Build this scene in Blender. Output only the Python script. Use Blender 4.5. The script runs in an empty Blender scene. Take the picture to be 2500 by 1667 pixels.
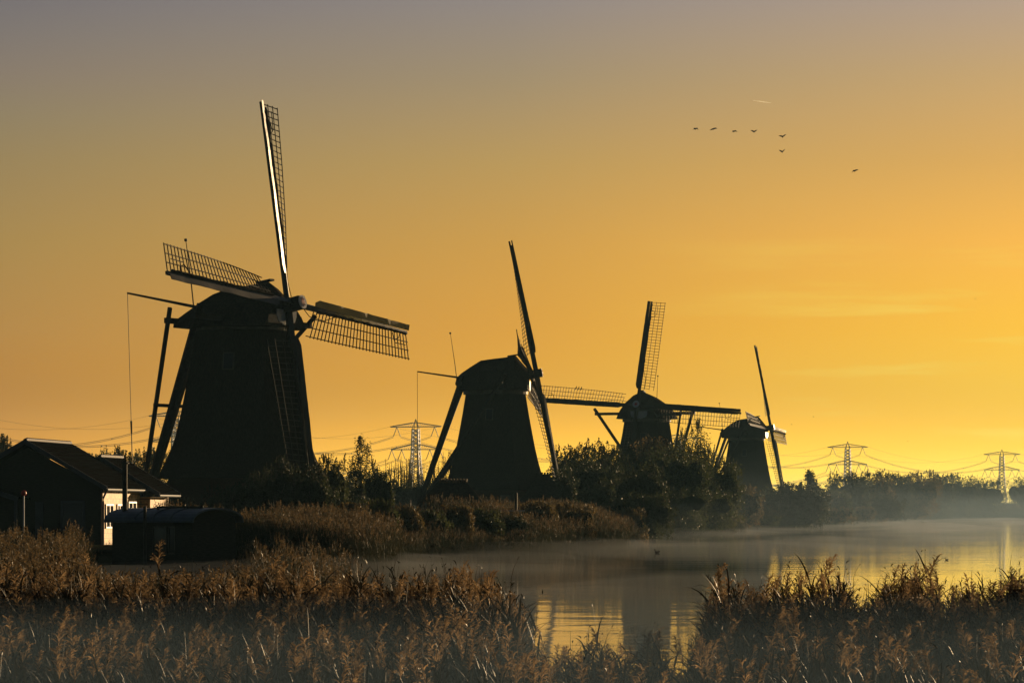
import bpy, math, random
import numpy as np
from mathutils import Vector, Matrix
random.seed(7)
RNG = np.random.default_rng(11)
scene = bpy.context.scene
COL = scene.collection
R = math.radians
EXPOSURE = 0.7
EXF = 2.0 ** EXPOSURE
F = 8000.0            # focal length in photo pixels
ZC = 2.5              # eye height above the water
HOR = 1250.0          # horizon row

# ------------------------------------------------------------------ camera
cam_data = bpy.data.cameras.new("camera")
cam = bpy.data.objects.new("camera", cam_data)
COL.objects.link(cam)
cam.location = (0, 0, ZC)
cam.rotation_euler = (R(90), 0, 0)
cam_data.sensor_width = 36.0
cam_data.lens = 36.0 * F / 2500.0
cam_data.shift_y = (HOR - 833.5) / 2500.0
cam_data.clip_start = 0.5
cam_data.clip_end = 80000.0
scene.camera = cam

# ------------------------------------------------------------------ view
scene.view_settings.view_transform = 'Standard'
scene.view_settings.look = 'None'
scene.view_settings.exposure = EXPOSURE
scene.view_settings.gamma = 1.0
scene.cycles.use_denoising = True
scene.cycles.max_bounces = 6
scene.cycles.transparent_max_bounces = 6
scene.cycles.volume_bounces = 0
scene.cycles.transmission_bounces = 3

# ------------------------------------------------------------------ sky
SUN_AZ, SUN_EL = R(30), R(5.5)
def s2l(c):
    c = c / 255.0
    return c / 12.92 if c <= 0.04045 else ((c + 0.055) / 1.055) ** 2.4
def lin(rgb): return tuple(s2l(c) for c in rgb) + (1.0,)

world = bpy.data.worlds.new("World")
scene.world = world
world.use_nodes = True
wn, wl = world.node_tree.nodes, world.node_tree.links
wn.clear()
def WN(t, **kw):
    n = wn.new(t)
    for k, v in kw.items(): setattr(n, k, v)
    return n
def wmath(op, a, b=None, c=None, clamp=False):
    n = WN('ShaderNodeMath', operation=op); n.use_clamp = clamp
    for i, v in enumerate((a, b, c)):
        if v is None: continue
        if isinstance(v, (int, float)): n.inputs[i].default_value = v
        else: wl.new(v, n.inputs[i])
    return n.outputs[0]
def wramp(stops):
    n = WN('ShaderNodeValToRGB')
    el = n.color_ramp.elements
    while len(el) > 1: el.remove(el[-1])
    el[0].position = stops[0][0]; el[0].color = lin(stops[0][1])
    for p, c in stops[1:]:
        e = el.new(p); e.color = lin(c)
    return n
def wmix(fac, a, b, bt='MIX'):
    n = WN('ShaderNodeMix', data_type='RGBA', blend_type=bt)
    for i, v in ((0, fac), (6, a), (7, b)):
        if isinstance(v, (int, float)): n.inputs[i].default_value = v
        elif isinstance(v, tuple): n.inputs[i].default_value = v
        else: wl.new(v, n.inputs[i])
    return n.outputs[2]
tc = WN('ShaderNodeTexCoord')
sep = WN('ShaderNodeSeparateXYZ'); wl.new(tc.outputs['Generated'], sep.inputs[0])
X, Y, Z = sep.outputs
az = wmath('ARCTAN2', X, Y)
HI = [(0.26, (98, 98, 104)), (0.55, (62, 68, 84)), (1.0, (38, 45, 62))]
def rows(r):          # (photo row, colour) -> elevation stops
    return sorted([((HOR - y) / F, tuple(c)) for y, c in r]) + HI
rl = wramp(rows([(1250, (212, 152, 58)), (1150, (204, 136, 34)), (1000, (194, 127, 26)), (900, (191, 129, 40)), (800, (185, 133, 58)), (600, (171, 134, 70)), (400, (154, 129, 85)), (300, (144, 126, 96)), (200, (136, 120, 105)), (100, (125, 115, 110)), (0, (114, 108, 112))]))
rc = wramp(rows([(1250, (255, 210, 74)), (1150, (255, 192, 44)), (1050, (250, 177, 28)), (900, (237, 166, 38)), (800, (228, 160, 48)), (600, (211, 156, 66)), (400, (188, 151, 86)), (200, (162, 141, 109)), (0, (143, 133, 130))]))
rr = wramp(rows([(1250, (255, 228, 130)), (1180, (255, 216, 84)), (1100, (255, 204, 56)), (1030, (264, 203, 46)), (930, (266, 208, 56)), (800, (266, 200, 50)), (600, (258, 188, 72)), (400, (226, 172, 88)), (200, (202, 165, 111)), (0, (178, 157, 140))]))
for r_ in (rl, rc, rr): wl.new(Z, r_.inputs[0])
t_ = wmath('MULTIPLY_ADD', az, 1 / R(17.8), 0.5)
f1 = wmath('MULTIPLY', t_, 2.0, clamp=True)
f2 = wmath('MULTIPLY_ADD', t_, 2.0, -1.0, clamp=True)
sky = wmix(f2, wmix(f1, rl.outputs[0], rc.outputs[0]), rr.outputs[0])
# thin streaks of high cloud on the sunny side
mp = WN('ShaderNodeMapping'); mp.inputs['Scale'].default_value = (6, 6, 80); mp.inputs['Rotation'].default_value = (0, R(-3.0), 0)
wl.new(tc.outputs['Generated'], mp.inputs[0])
nz = WN('ShaderNodeTexNoise'); nz.inputs['Scale'].default_value = 1.6; nz.inputs['Detail'].default_value = 5; nz.inputs['Roughness'].default_value = 0.55
wl.new(mp.outputs[0], nz.inputs['Vector'])
cl = wmath('MULTIPLY_ADD', nz.outputs[0], 6.0, -3.1, clamp=True)
m1 = WN('ShaderNodeMapRange'); m1.interpolation_type = 'SMOOTHSTEP'; wl.new(az, m1.inputs[0]); m1.inputs[1].default_value = R(1.0); m1.inputs[2].default_value = R(10)
m2 = WN('ShaderNodeMapRange'); m2.interpolation_type = 'SMOOTHSTEP'; wl.new(Z, m2.inputs[0]); m2.inputs[1].default_value = .105; m2.inputs[2].default_value = .05
m3 = WN('ShaderNodeMapRange'); m3.interpolation_type = 'SMOOTHSTEP'; wl.new(Z, m3.inputs[0]); m3.inputs[1].default_value = .012; m3.inputs[2].default_value = .03
clm = wmath('MULTIPLY', wmath('MULTIPLY', cl, m1.outputs[0]), wmath('MULTIPLY', m2.outputs[0], m3.outputs[0]))
sky = wmix(wmath('MULTIPLY', clm, 0.8), sky, lin((255, 226, 96)))
# faint mottling of the air
nz2 = WN('ShaderNodeTexNoise'); nz2.inputs['Scale'].default_value = 9; nz2.inputs['Detail'].default_value = 3
wl.new(tc.outputs['Generated'], nz2.inputs['Vector'])
# darker, bluer sky behind and away from the sun
cphi = wmath('COSINE', wmath('SUBTRACT', az, R(24)))
mb = WN('ShaderNodeMapRange'); mb.interpolation_type = 'SMOOTHSTEP'; wl.new(cphi, mb.inputs[0]); mb.inputs[1].default_value = 0.30; mb.inputs[2].default_value = 0.80
sky = wmix(mb.outputs[0], (0.016, 0.021, 0.028, 1), sky)
fill = WN('ShaderNodeMapRange'); fill.interpolation_type = 'SMOOTHSTEP'; wl.new(Z, fill.inputs[0]); fill.inputs[1].default_value = .17; fill.inputs[2].default_value = .6
sky = wmix(fill.outputs[0], sky, (0.022, 0.028, 0.040, 1))
bg = WN('ShaderNodeBackground'); wl.new(sky, bg.inputs[0])
hb = WN('ShaderNodeMapRange'); hb.interpolation_type = 'SMOOTHSTEP'; wl.new(Z, hb.inputs[0]); hb.inputs[1].default_value = .040; hb.inputs[2].default_value = .0; hb.inputs[3].default_value = 1.0 / EXF; hb.inputs[4].default_value = 1.9 / EXF
wl.new(hb.outputs[0], bg.inputs[1])
# a clear physical dawn sky adds its own faint blue
ns = WN('ShaderNodeTexSky'); ns.sky_type = 'NISHITA'; ns.sun_disc = False; ns.sun_elevation = SUN_EL; ns.sun_rotation = SUN_AZ
bg2 = WN('ShaderNodeBackground'); wl.new(ns.outputs[0], bg2.inputs[0]); bg2.inputs[1].default_value = 0.0006
ad = WN('ShaderNodeAddShader'); wl.new(bg.outputs[0], ad.inputs[0]); wl.new(bg2.outputs[0], ad.inputs[1])
wo = WN('ShaderNodeOutputWorld'); wl.new(ad.outputs[0], wo.inputs['Surface'])

# ------------------------------------------------------------------ sun
sd = bpy.data.lights.new("sun", 'SUN'); sd.energy = 5.0; sd.angle = R(0.6); sd.color = (1.0, 0.68, 0.36)
sun = bpy.data.objects.new("sun", sd); COL.objects.link(sun)
SV = Vector((math.sin(SUN_AZ) * math.cos(SUN_EL), math.cos(SUN_AZ) * math.cos(SUN_EL), math.sin(SUN_EL)))
sun.rotation_euler = SV.to_track_quat('Z', 'Y').to_euler()

# ------------------------------------------------------------------ helpers
def P(px, py, D): return Vector(((px - 1250.0) / F * D, D, ZC + (HOR - py) / F * D))
def GX(px, D): return (px - 1250.0) / F * D
def GZ(py, D): return ZC + (HOR - py) / F * D

def tag(o, label=None, cat=None, group=None, kind=None):
    if label: o['label'] = label
    if cat: o['category'] = cat
    if group: o['group'] = group
    if kind: o['kind'] = kind
    return o
def thing(name, label, cat, loc=(0, 0, 0), rz=0.0, group=None):
    o = bpy.data.objects.new(name, None); COL.objects.link(o)
    o.location = loc; o.rotation_euler = (0, 0, rz); o.empty_display_size = 0.2
    return tag(o, label, cat, group)

class MB:
    def __init__(s): s.v = []; s.f = []
    def add(s, vs, fs):
        b = len(s.v); s.v += [tuple(p) for p in vs]; s.f += [tuple(i + b for i in f) for f in fs]; return s
    def box(s, x0, x1, y0, y1, z0, z1):
        return s.add([(x0, y0, z0), (x1, y0, z0), (x1, y1, z0), (x0, y1, z0), (x0, y0, z1), (x1, y0, z1), (x1, y1, z1), (x0, y1, z1)],
                     [(0, 3, 2, 1), (4, 5, 6, 7), (0, 1, 5, 4), (1, 2, 6, 5), (2, 3, 7, 6), (3, 0, 4, 7)])
    def beam(s, p0, p1, w, h, up=None, w1=None, h1=None):
        p0, p1 = Vector(p0), Vector(p1); d = (p1 - p0).normalized()
        up = Vector(up) if up is not None else (Vector((0, 0, 1)) if abs(d.z) < .95 else Vector((1, 0, 0)))
        a = d.cross(up).normalized(); b = a.cross(d).normalized()
        w1 = w if w1 is None else w1; h1 = h if h1 is None else h1
        vs = []
        for p, ww, hh in ((p0, w, h), (p1, w1, h1)):
            for i, j in ((-1, -1), (1, -1), (1, 1), (-1, 1)): vs.append(p + a * i * ww / 2 + b * j * hh / 2)
        return s.add(vs, [(0, 3, 2, 1), (4, 5, 6, 7), (0, 1, 5, 4), (1, 2, 6, 5), (2, 3, 7, 6), (3, 0, 4, 7)])
    def tube(s, p0, p1, r0, r1=None, n=8):
        p0, p1 = Vector(p0), Vector(p1); d = (p1 - p0).normalized(); r1 = r0 if r1 is None else r1
        up = Vector((0, 0, 1)) if abs(d.z) < .95 else Vector((1, 0, 0))
        a = d.cross(up).normalized(); b = a.cross(d)
        vs = []
        for p, r in ((p0, r0), (p1, r1)):
            for k in range(n):
                t = 2 * math.pi * k / n; vs.append(p + a * math.cos(t) * r + b * math.sin(t) * r)
        fs = [(k, (k + 1) % n, n + (k + 1) % n, n + k) for k in range(n)] + [tuple(range(n - 1, -1, -1)), tuple(range(n, 2 * n))]
        return s.add(vs, fs)
    def path(s, pts, r, n=5):
        pts = [Vector(p) for p in pts]; vs = []; rs = r if isinstance(r, (list, tuple)) else [r] * len(pts)
        for i, p in enumerate(pts):
            d = (pts[min(i + 1, len(pts) - 1)] - pts[max(i - 1, 0)]).normalized()
            up = Vector((0, 0, 1)) if abs(d.z) < .9 else Vector((1, 0, 0))
            a = d.cross(up).normalized(); b = a.cross(d)
            for k in range(n):
                t = 2 * math.pi * k / n; vs.append(p + a * math.cos(t) * rs[i] + b * math.sin(t) * rs[i])
        fs = []
        for i in range(len(pts) - 1):
            for k in range(n): fs.append((i * n + k, i * n + (k + 1) % n, (i + 1) * n + (k + 1) % n, (i + 1) * n + k))
        fs += [tuple(range(n - 1, -1, -1)), tuple(range((len(pts) - 1) * n, len(pts) * n))]
        return s.add(vs, fs)
    def loft(s, rings, closed=True, cap=True):
        n = len(rings[0]); vs = [p for r in rings for p in r]; fs = []
        for i in range(len(rings) - 1):
            for k in range(n if closed else n - 1): fs.append((i * n + k, i * n + (k + 1) % n, (i + 1) * n + (k + 1) % n, (i + 1) * n + k))
        if cap: fs += [tuple(range(n - 1, -1, -1)), tuple(range((len(rings) - 1) * n, len(rings) * n))]
        return s.add(vs, fs)
    def slab(s, pts, n, th):           # planar polygon with thickness along n
        n = Vector(n).normalized() * th; k = len(pts); pts = [Vector(p) for p in pts]
        return s.add(pts + [p + n for p in pts], [tuple(range(k - 1, -1, -1)), tuple(range(k, 2 * k))] + [(i, (i + 1) % k, k + (i + 1) % k, k + i) for i in range(k)])
    def build(s, name, m, parent=None, smooth=False):
        me = bpy.data.meshes.new(name); me.from_pydata(s.v, [], s.f); me.update()
        if m is not None: me.materials.append(m)
        if smooth: me.polygons.foreach_set('use_smooth', [True] * len(me.polygons))
        o = bpy.data.objects.new(name, me); COL.objects.link(o)
        if parent is not None: o.parent = parent
        return o

def fast_mesh(name, V, T, mats, midx=None, parent=None, smooth=False):
    """V (n,3) floats, T (m,3) triangles"""
    me = bpy.data.meshes.new(name)
    me.vertices.add(len(V)); me.vertices.foreach_set('co', np.ascontiguousarray(V, dtype=np.float32).ravel())
    me.loops.add(len(T) * 3); me.loops.foreach_set('vertex_index', np.ascontiguousarray(T, dtype=np.int32).ravel())
    me.polygons.add(len(T)); me.polygons.foreach_set('loop_start', np.arange(0, len(T) * 3, 3, dtype=np.int32))
    if midx is not None: me.polygons.foreach_set('material_index', np.ascontiguousarray(midx, dtype=np.int32))
    if smooth: me.polygons.foreach_set('use_smooth', np.ones(len(T), dtype=bool))
    me.update(calc_edges=True)
    for m in (mats if isinstance(mats, list) else [mats]): me.materials.append(m)
    o = bpy.data.objects.new(name, me); COL.objects.link(o)
    if parent is not None: o.parent = parent
    return o

# ------------------------------------------------------------------ materials
def new_mat(name):
    m = bpy.data.materials.new(name); m.use_nodes = True
    nt = m.node_tree; b = nt.nodes['Principled BSDF']
    return m, nt, b
def mat(name, c1, c2=None, scale=3.0, rough=0.8, metal=0.0, stretch=(1, 1, 1), detail=4, bump=0.0, spec=0.3, contrast=1.0):
    m, nt, b = new_mat(name)
    b.inputs['Roughness'].default_value = rough; b.inputs['Metallic'].default_value = metal
    b.inputs['Specular IOR Level'].default_value = spec
    c2 = c2 or tuple(c * .6 for c in c1)
    t = nt.nodes.new('ShaderNodeTexCoord'); mp = nt.nodes.new('ShaderNodeMapping'); mp.inputs['Scale'].default_value = stretch
    n = nt.nodes.new('ShaderNodeTexNoise'); n.inputs['Scale'].default_value = scale; n.inputs['Detail'].default_value = detail
    r = nt.nodes.new('ShaderNodeValToRGB'); r.color_ramp.elements[0].color = (*c2, 1); r.color_ramp.elements[1].color = (*c1, 1)
    r.color_ramp.elements[0].position = .5 - .2 / contrast; r.color_ramp.elements[1].position = .5 + .2 / contrast
    nt.links.new(t.outputs['Object'], mp.inputs[0]); nt.links.new(mp.outputs[0], n.inputs['Vector']); nt.links.new(n.outputs[0], r.inputs[0]); nt.links.new(r.outputs[0], b.inputs['Base Color'])
    if bump:
        bp = nt.nodes.new('ShaderNodeBump'); bp.inputs['Strength'].default_value = 1.0; bp.inputs['Distance'].default_value = bump
        nt.links.new(n.outputs[0], bp.inputs['Height']); nt.links.new(bp.outputs[0], b.inputs['Normal'])
    return m
def leaf_mat(name, c1, c2, scale=.6, trans=0.45, tcol=None, spec=0.15):
    m, nt, b = new_mat(name)
    out = nt.nodes['Material Output']
    b.inputs['Roughness'].default_value = .6; b.inputs['Specular IOR Level'].default_value = spec
    t = nt.nodes.new('ShaderNodeTexCoord'); n = nt.nodes.new('ShaderNodeTexNoise'); n.inputs['Scale'].default_value = scale; n.inputs['Detail'].default_value = 5
    n.inputs['Roughness'].default_value = .7
    r = nt.nodes.new('ShaderNodeValToRGB'); r.color_ramp.elements[0].color = (*c2, 1); r.color_ramp.elements[1].color = (*c1, 1)
    r.color_ramp.elements[0].position = .35; r.color_ramp.elements[1].position = .65
    nt.links.new(t.outputs['Object'], n.inputs['Vector']); nt.links.new(n.outputs[0], r.inputs[0]); nt.links.new(r.outputs[0], b.inputs['Base Color'])
    tr = nt.nodes.new('ShaderNodeBsdfTranslucent')
    if tcol: tr.inputs[0].default_value = (*tcol, 1)
    else: nt.links.new(r.outputs[0], tr.inputs[0])
    mx = nt.nodes.new('ShaderNodeMixShader'); mx.inputs[0].default_value = trans
    nt.links.new(b.outputs[0], mx.inputs[1]); nt.links.new(tr.outputs[0], mx.inputs[2]); nt.links.new(mx.outputs[0], out.inputs['Surface'])
    return m
M = {}
M['thatch'] = mat('thatch', (.046, .040, .031), (.026, .023, .019), 5, .95, stretch=(3, 3, .5), bump=.05, spec=0)
M['cap_thatch'] = mat('cap_thatch', (.045, .038, .030), (.024, .021, .018), 6, .95, bump=.05, spec=0)
M['brick'] = mat('old_brick', (.11, .065, .048), (.07, .045, .035), 9, .9, stretch=(1, 1, 3), spec=0)
M['ring'] = mat('pale_ring_board', (.26, .25, .20), (.18, .17, .14), 3, .7)
M['beam'] = mat('dark_beam', (.045, .043, .040), (.028, .026, .025), 4, .7, spec=.12)
M['stock'] = mat('painted_stock', (.050, .046, .042), (.035, .032, .03), 3, .8, spec=0.03)
M['stock_gloss'] = mat('glossy_stock', (.045, .040, .035), (.032, .03, .027), 3, .25, spec=.45)
M['board'] = mat('wind_board', (.26, .24, .18), (.19, .18, .14), 2, .24, spec=.7)  # pale copy for the mill with sunlit boards; doors use it too
M['board_shaded'] = mat('shaded_wind_board', (.050, .048, .040), (.034, .032, .028), 2, .8, spec=.03)  # same boards with shade put into the base colour
M['board_gloss'] = mat('glossy_wind_board', (.020, .018, .016), (.014, .012, .011), 2, .36, spec=.26)  # nearest mill's boards, shade put into the very dark base
M['lath'] = mat('lattice_wood', (.070, .060, .048), (.045, .04, .032), 4, .7, spec=.1)
M['cloth'] = mat('sail_cloth', (.055, .043, .035), (.035, .028, .022), 5, .9, spec=.0)
M['white'] = mat('white_paint', (.62, .66, .70), (.48, .52, .57), 3, .5)
M['red'] = mat('red_paint', (.55, .03, .02), (.40, .025, .02), 3, .5)
M['steel'] = mat('galvanised_steel', (.20, .19, .17), (.15, .14, .13), .5, .6, metal=.2)
M['wire'] = mat('wire', (.12, .11, .10), (.10, .09, .08), 1, .6)
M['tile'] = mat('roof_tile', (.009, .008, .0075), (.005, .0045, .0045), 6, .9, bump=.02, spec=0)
M['ridge'] = mat('ridge_tile', (.05, .032, .024), (.02, .015, .013), 6, .6, spec=.15)
M['verge'] = mat('verge_board', (.07, .085, .11), (.05, .06, .08), 3, .6, spec=.15)
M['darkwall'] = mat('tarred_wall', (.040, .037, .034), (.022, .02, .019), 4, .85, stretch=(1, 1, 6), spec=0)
M['sky_tint_zinc'] = mat('sky_tinted_roof', (.06, .10, .16), (.035, .06, .10), 1.5, .45, metal=.2)  # bluish sky reflection painted into the base colour
M['frame'] = mat('window_frame', (.55, .56, .56), (.42, .43, .44), 3, .5)
M['bark'] = mat('bark', (.07, .055, .04), (.04, .032, .025), 5, .9)
M['earth'] = mat('marsh_earth', (.045, .040, .022), (.025, .026, .013), .25, 1.0, spec=0)
M['bird'] = mat('dark_feathers', (.05, .045, .04), (.03, .028, .025), 10, .7)
M['ducks'] = mat('brown_feathers', (.06, .045, .035), (.03, .022, .02), 10, .7)
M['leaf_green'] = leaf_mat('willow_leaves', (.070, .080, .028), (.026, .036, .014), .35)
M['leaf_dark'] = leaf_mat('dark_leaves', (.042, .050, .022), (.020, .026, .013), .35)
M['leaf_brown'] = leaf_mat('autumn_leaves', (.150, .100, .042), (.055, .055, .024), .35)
M['core'] = mat('light_block_core', (.030, .034, .018), (.018, .02, .012), 1, 1.0, spec=0)
M['reed_leaf'] = leaf_mat('reed_leaves', (.016, .017, .010), (.008, .009, .006), 1.3, .12, spec=.25)
M['reed_stem'] = leaf_mat('reed_stems', (.05, .04, .022), (.025, .02, .012), 1.3, .15, spec=.3)
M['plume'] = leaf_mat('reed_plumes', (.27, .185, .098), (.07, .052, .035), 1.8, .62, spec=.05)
M['bank_reed'] = leaf_mat('bank_reeds', (.046, .041, .020), (.016, .022, .010), .30, .25, spec=.1)
M['bank_plume'] = leaf_mat('bank_plumes', (.15, .105, .055), (.026, .024, .015), .8, .45)
# glass
m, nt, b = new_mat('window_glass'); b.inputs['Base Color'].default_value = (.02, .022, .025, 1); b.inputs['Roughness'].default_value = .08; M['glass'] = m
# shingle wall: courses of boards
m, nt, b = new_mat('yellow_shingles')
t = nt.nodes.new('ShaderNodeTexCoord'); mp = nt.nodes.new('ShaderNodeMapping'); mp.inputs['Rotation'].default_value = (0, 0, 0)
cx = nt.nodes.new('ShaderNodeSeparateXYZ'); cb = nt.nodes.new('ShaderNodeCombineXYZ')
nt.links.new(t.outputs['Object'], cx.inputs[0]); nt.links.new(cx.outputs[1], cb.inputs[0]); nt.links.new(cx.outputs[2], cb.inputs[1])
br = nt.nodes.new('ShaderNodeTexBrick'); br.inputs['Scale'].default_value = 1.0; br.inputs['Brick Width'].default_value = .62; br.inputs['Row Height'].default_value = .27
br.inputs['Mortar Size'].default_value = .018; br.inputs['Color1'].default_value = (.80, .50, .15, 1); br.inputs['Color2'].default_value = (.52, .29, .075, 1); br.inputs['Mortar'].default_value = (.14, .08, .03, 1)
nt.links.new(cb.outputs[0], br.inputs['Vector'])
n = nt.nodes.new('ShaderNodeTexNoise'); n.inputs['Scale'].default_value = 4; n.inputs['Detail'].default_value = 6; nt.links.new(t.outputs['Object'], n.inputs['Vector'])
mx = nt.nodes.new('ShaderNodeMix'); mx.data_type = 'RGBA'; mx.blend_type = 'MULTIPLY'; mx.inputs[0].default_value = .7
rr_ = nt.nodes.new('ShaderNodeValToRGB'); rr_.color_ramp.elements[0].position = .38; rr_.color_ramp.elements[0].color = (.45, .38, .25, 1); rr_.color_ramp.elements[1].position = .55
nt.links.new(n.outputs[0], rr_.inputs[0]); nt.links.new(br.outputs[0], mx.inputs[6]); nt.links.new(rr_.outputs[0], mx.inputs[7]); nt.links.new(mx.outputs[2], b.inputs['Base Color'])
b.inputs['Roughness'].default_value = .7
M['shingle'] = m
# water
m, nt, b = new_mat('canal_water')
b.inputs['Base Color'].default_value = (.028, .032, .028, 1); b.inputs['Roughness'].default_value = .035; b.inputs['IOR'].default_value = 1.333
t = nt.nodes.new('ShaderNodeTexCoord')
def wnoise(sc, st, det=3):
    mp = nt.nodes.new('ShaderNodeMapping'); mp.inputs['Scale'].default_value = st; nt.links.new(t.outputs['Object'], mp.inputs[0])
    n = nt.nodes.new('ShaderNodeTexNoise'); n.inputs['Scale'].default_value = sc; n.inputs['Detail'].default_value = det; nt.links.new(mp.outputs[0], n.inputs['Vector']); return n.outputs[0]
na = wnoise(1.3, (1, 1, 1), 2); nb = wnoise(.30, (.6, 1, 1), 2)
pt = wnoise(.035, (.35, 1, 1), 2)
pr = nt.nodes.new('ShaderNodeMapRange'); pr.interpolation_type = 'SMOOTHSTEP'; nt.links.new(pt, pr.inputs[0]); pr.inputs[1].default_value = .42; pr.inputs[2].default_value = .62; pr.inputs[3].default_value = .25; pr.inputs[4].default_value = 1.0
a1 = nt.nodes.new('ShaderNodeMath'); a1.operation = 'MULTIPLY'; nt.links.new(na, a1.inputs[0]); nt.links.new(pr.outputs[0], a1.inputs[1])
a2 = nt.nodes.new('ShaderNodeMath'); a2.operation = 'MULTIPLY_ADD'; nt.links.new(nb, a2.inputs[0]); a2.inputs[1].default_value = 2.2; nt.links.new(a1.outputs[0], a2.inputs[2])
bp = nt.nodes.new('ShaderNodeBump'); bp.inputs['Strength'].default_value = 1.0; bp.inputs['Distance'].default_value = .0048
nt.links.new(a2.outputs[0], bp.inputs['Height']); nt.links.new(bp.outputs[0], b.inputs['Normal'])
M['water'] = m

# ------------------------------------------------------------------ water and land
w = MB(); w.add([(-3000, -40, 0), (3000, -40, 0), (3000, 3000, 0), (-3000, 3000, 0)], [(0, 1, 2, 3)])
tag(w.build('water', M['water']), 'calm canal mirroring the yellow sky', kind='structure')

BANK_PX = [(-900, 96), (-300, 112), (0, 124), (200, 138), (250, 147), (560, 151), (870, 143), (930, 178), (1010, 196), (1290, 216), (1400, 240), (1497, 244), (1512, 292), (1640, 362),
           (1700, 396), (1802, 402), (1812, 480), (1900, 505), (1990, 560), (1998, 606), (2120, 800), (2170, 900), (2290, 1111), (2420, 1240), (2560, 1290), (3400, 1350), (5200, 1450)]
BANK = [Vector((GX(px, D), D)) for px, D in BANK_PX]
PIV = Vector((250, -50))
def hland(o, D):
    k = 0.42 + 0.58 * min(1, max(0, (D - 185) / 35))
    return k * float(np.interp(o, [0, .6, 1.5, 4, 12, 30, 3000], [-.35, .05, .35, .9, 1.6, 1.95, 1.95]))
# dense resample of the bank
BP = []
for i in range(len(BANK) - 1):
    n = max(2, int((BANK[i + 1] - BANK[i]).length / 6))
    for k in range(n): BP.append(BANK[i].lerp(BANK[i + 1], k / n))
BP.append(BANK[-1])
BP_arr = np.array([(p.x, p.y) for p in BP])
offs = [0, .6, 1.5, 4, 12, 30, 90, 300, 900, 2300]
g = MB()
rings = []
for p in BP:
    d = (p - PIV).normalized(); ring = []
    for o in offs:
        q = p + d * o
        jig = 0.0 if o > 20 else random.uniform(-.12, .12)
        ring.append((min(max(q.x, -2900), 2900), min(max(q.y, -30), 2900), hland(o, p.y) + jig))
    rings.append(ring)
g.loft(rings, closed=False, cap=False)
tag(g.build('far_bank', M['earth'], smooth=True), 'marshy bank along the far side of the canal', kind='structure')
g = MB(); rows = []
for yy, zz in ((-30, .9), (4, .85), (20, .55), (32, .30), (41, .12), (47, -.02), (52, -.4)):
    rows.append([(xx, yy + random.uniform(-1, 1), zz + random.uniform(-.05, .05)) for xx in np.linspace(-70, 70, 60)])
g.loft(rows, closed=False, cap=False)
tag(g.build('near_bank', M['earth'], smooth=True), 'near bank under the foreground reeds', kind='structure')
def gz(x, y):
    """ground height of the far bank"""
    d = np.hypot(BP_arr[:, 0] - x, BP_arr[:, 1] - y); i = int(np.argmin(d))
    return hland(float(d[i]), float(BP_arr[i, 1]))

# ------------------------------------------------------------------ windmill
def octa(r, z, n=24, ph=0.0, rnd=.35):
    out = []
    for k in range(n):
        t = 2 * math.pi * k / n + ph
        tt = (t - ph) % (math.pi / 4) - math.pi / 8
        ro = math.cos(math.pi / 8) / math.cos(tt) * 1.035
        out.append(((r * (ro * (1 - rnd) + rnd)) * math.cos(t), (r * (ro * (1 - rnd) + rnd)) * math.sin(t), z))
    return out

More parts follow.
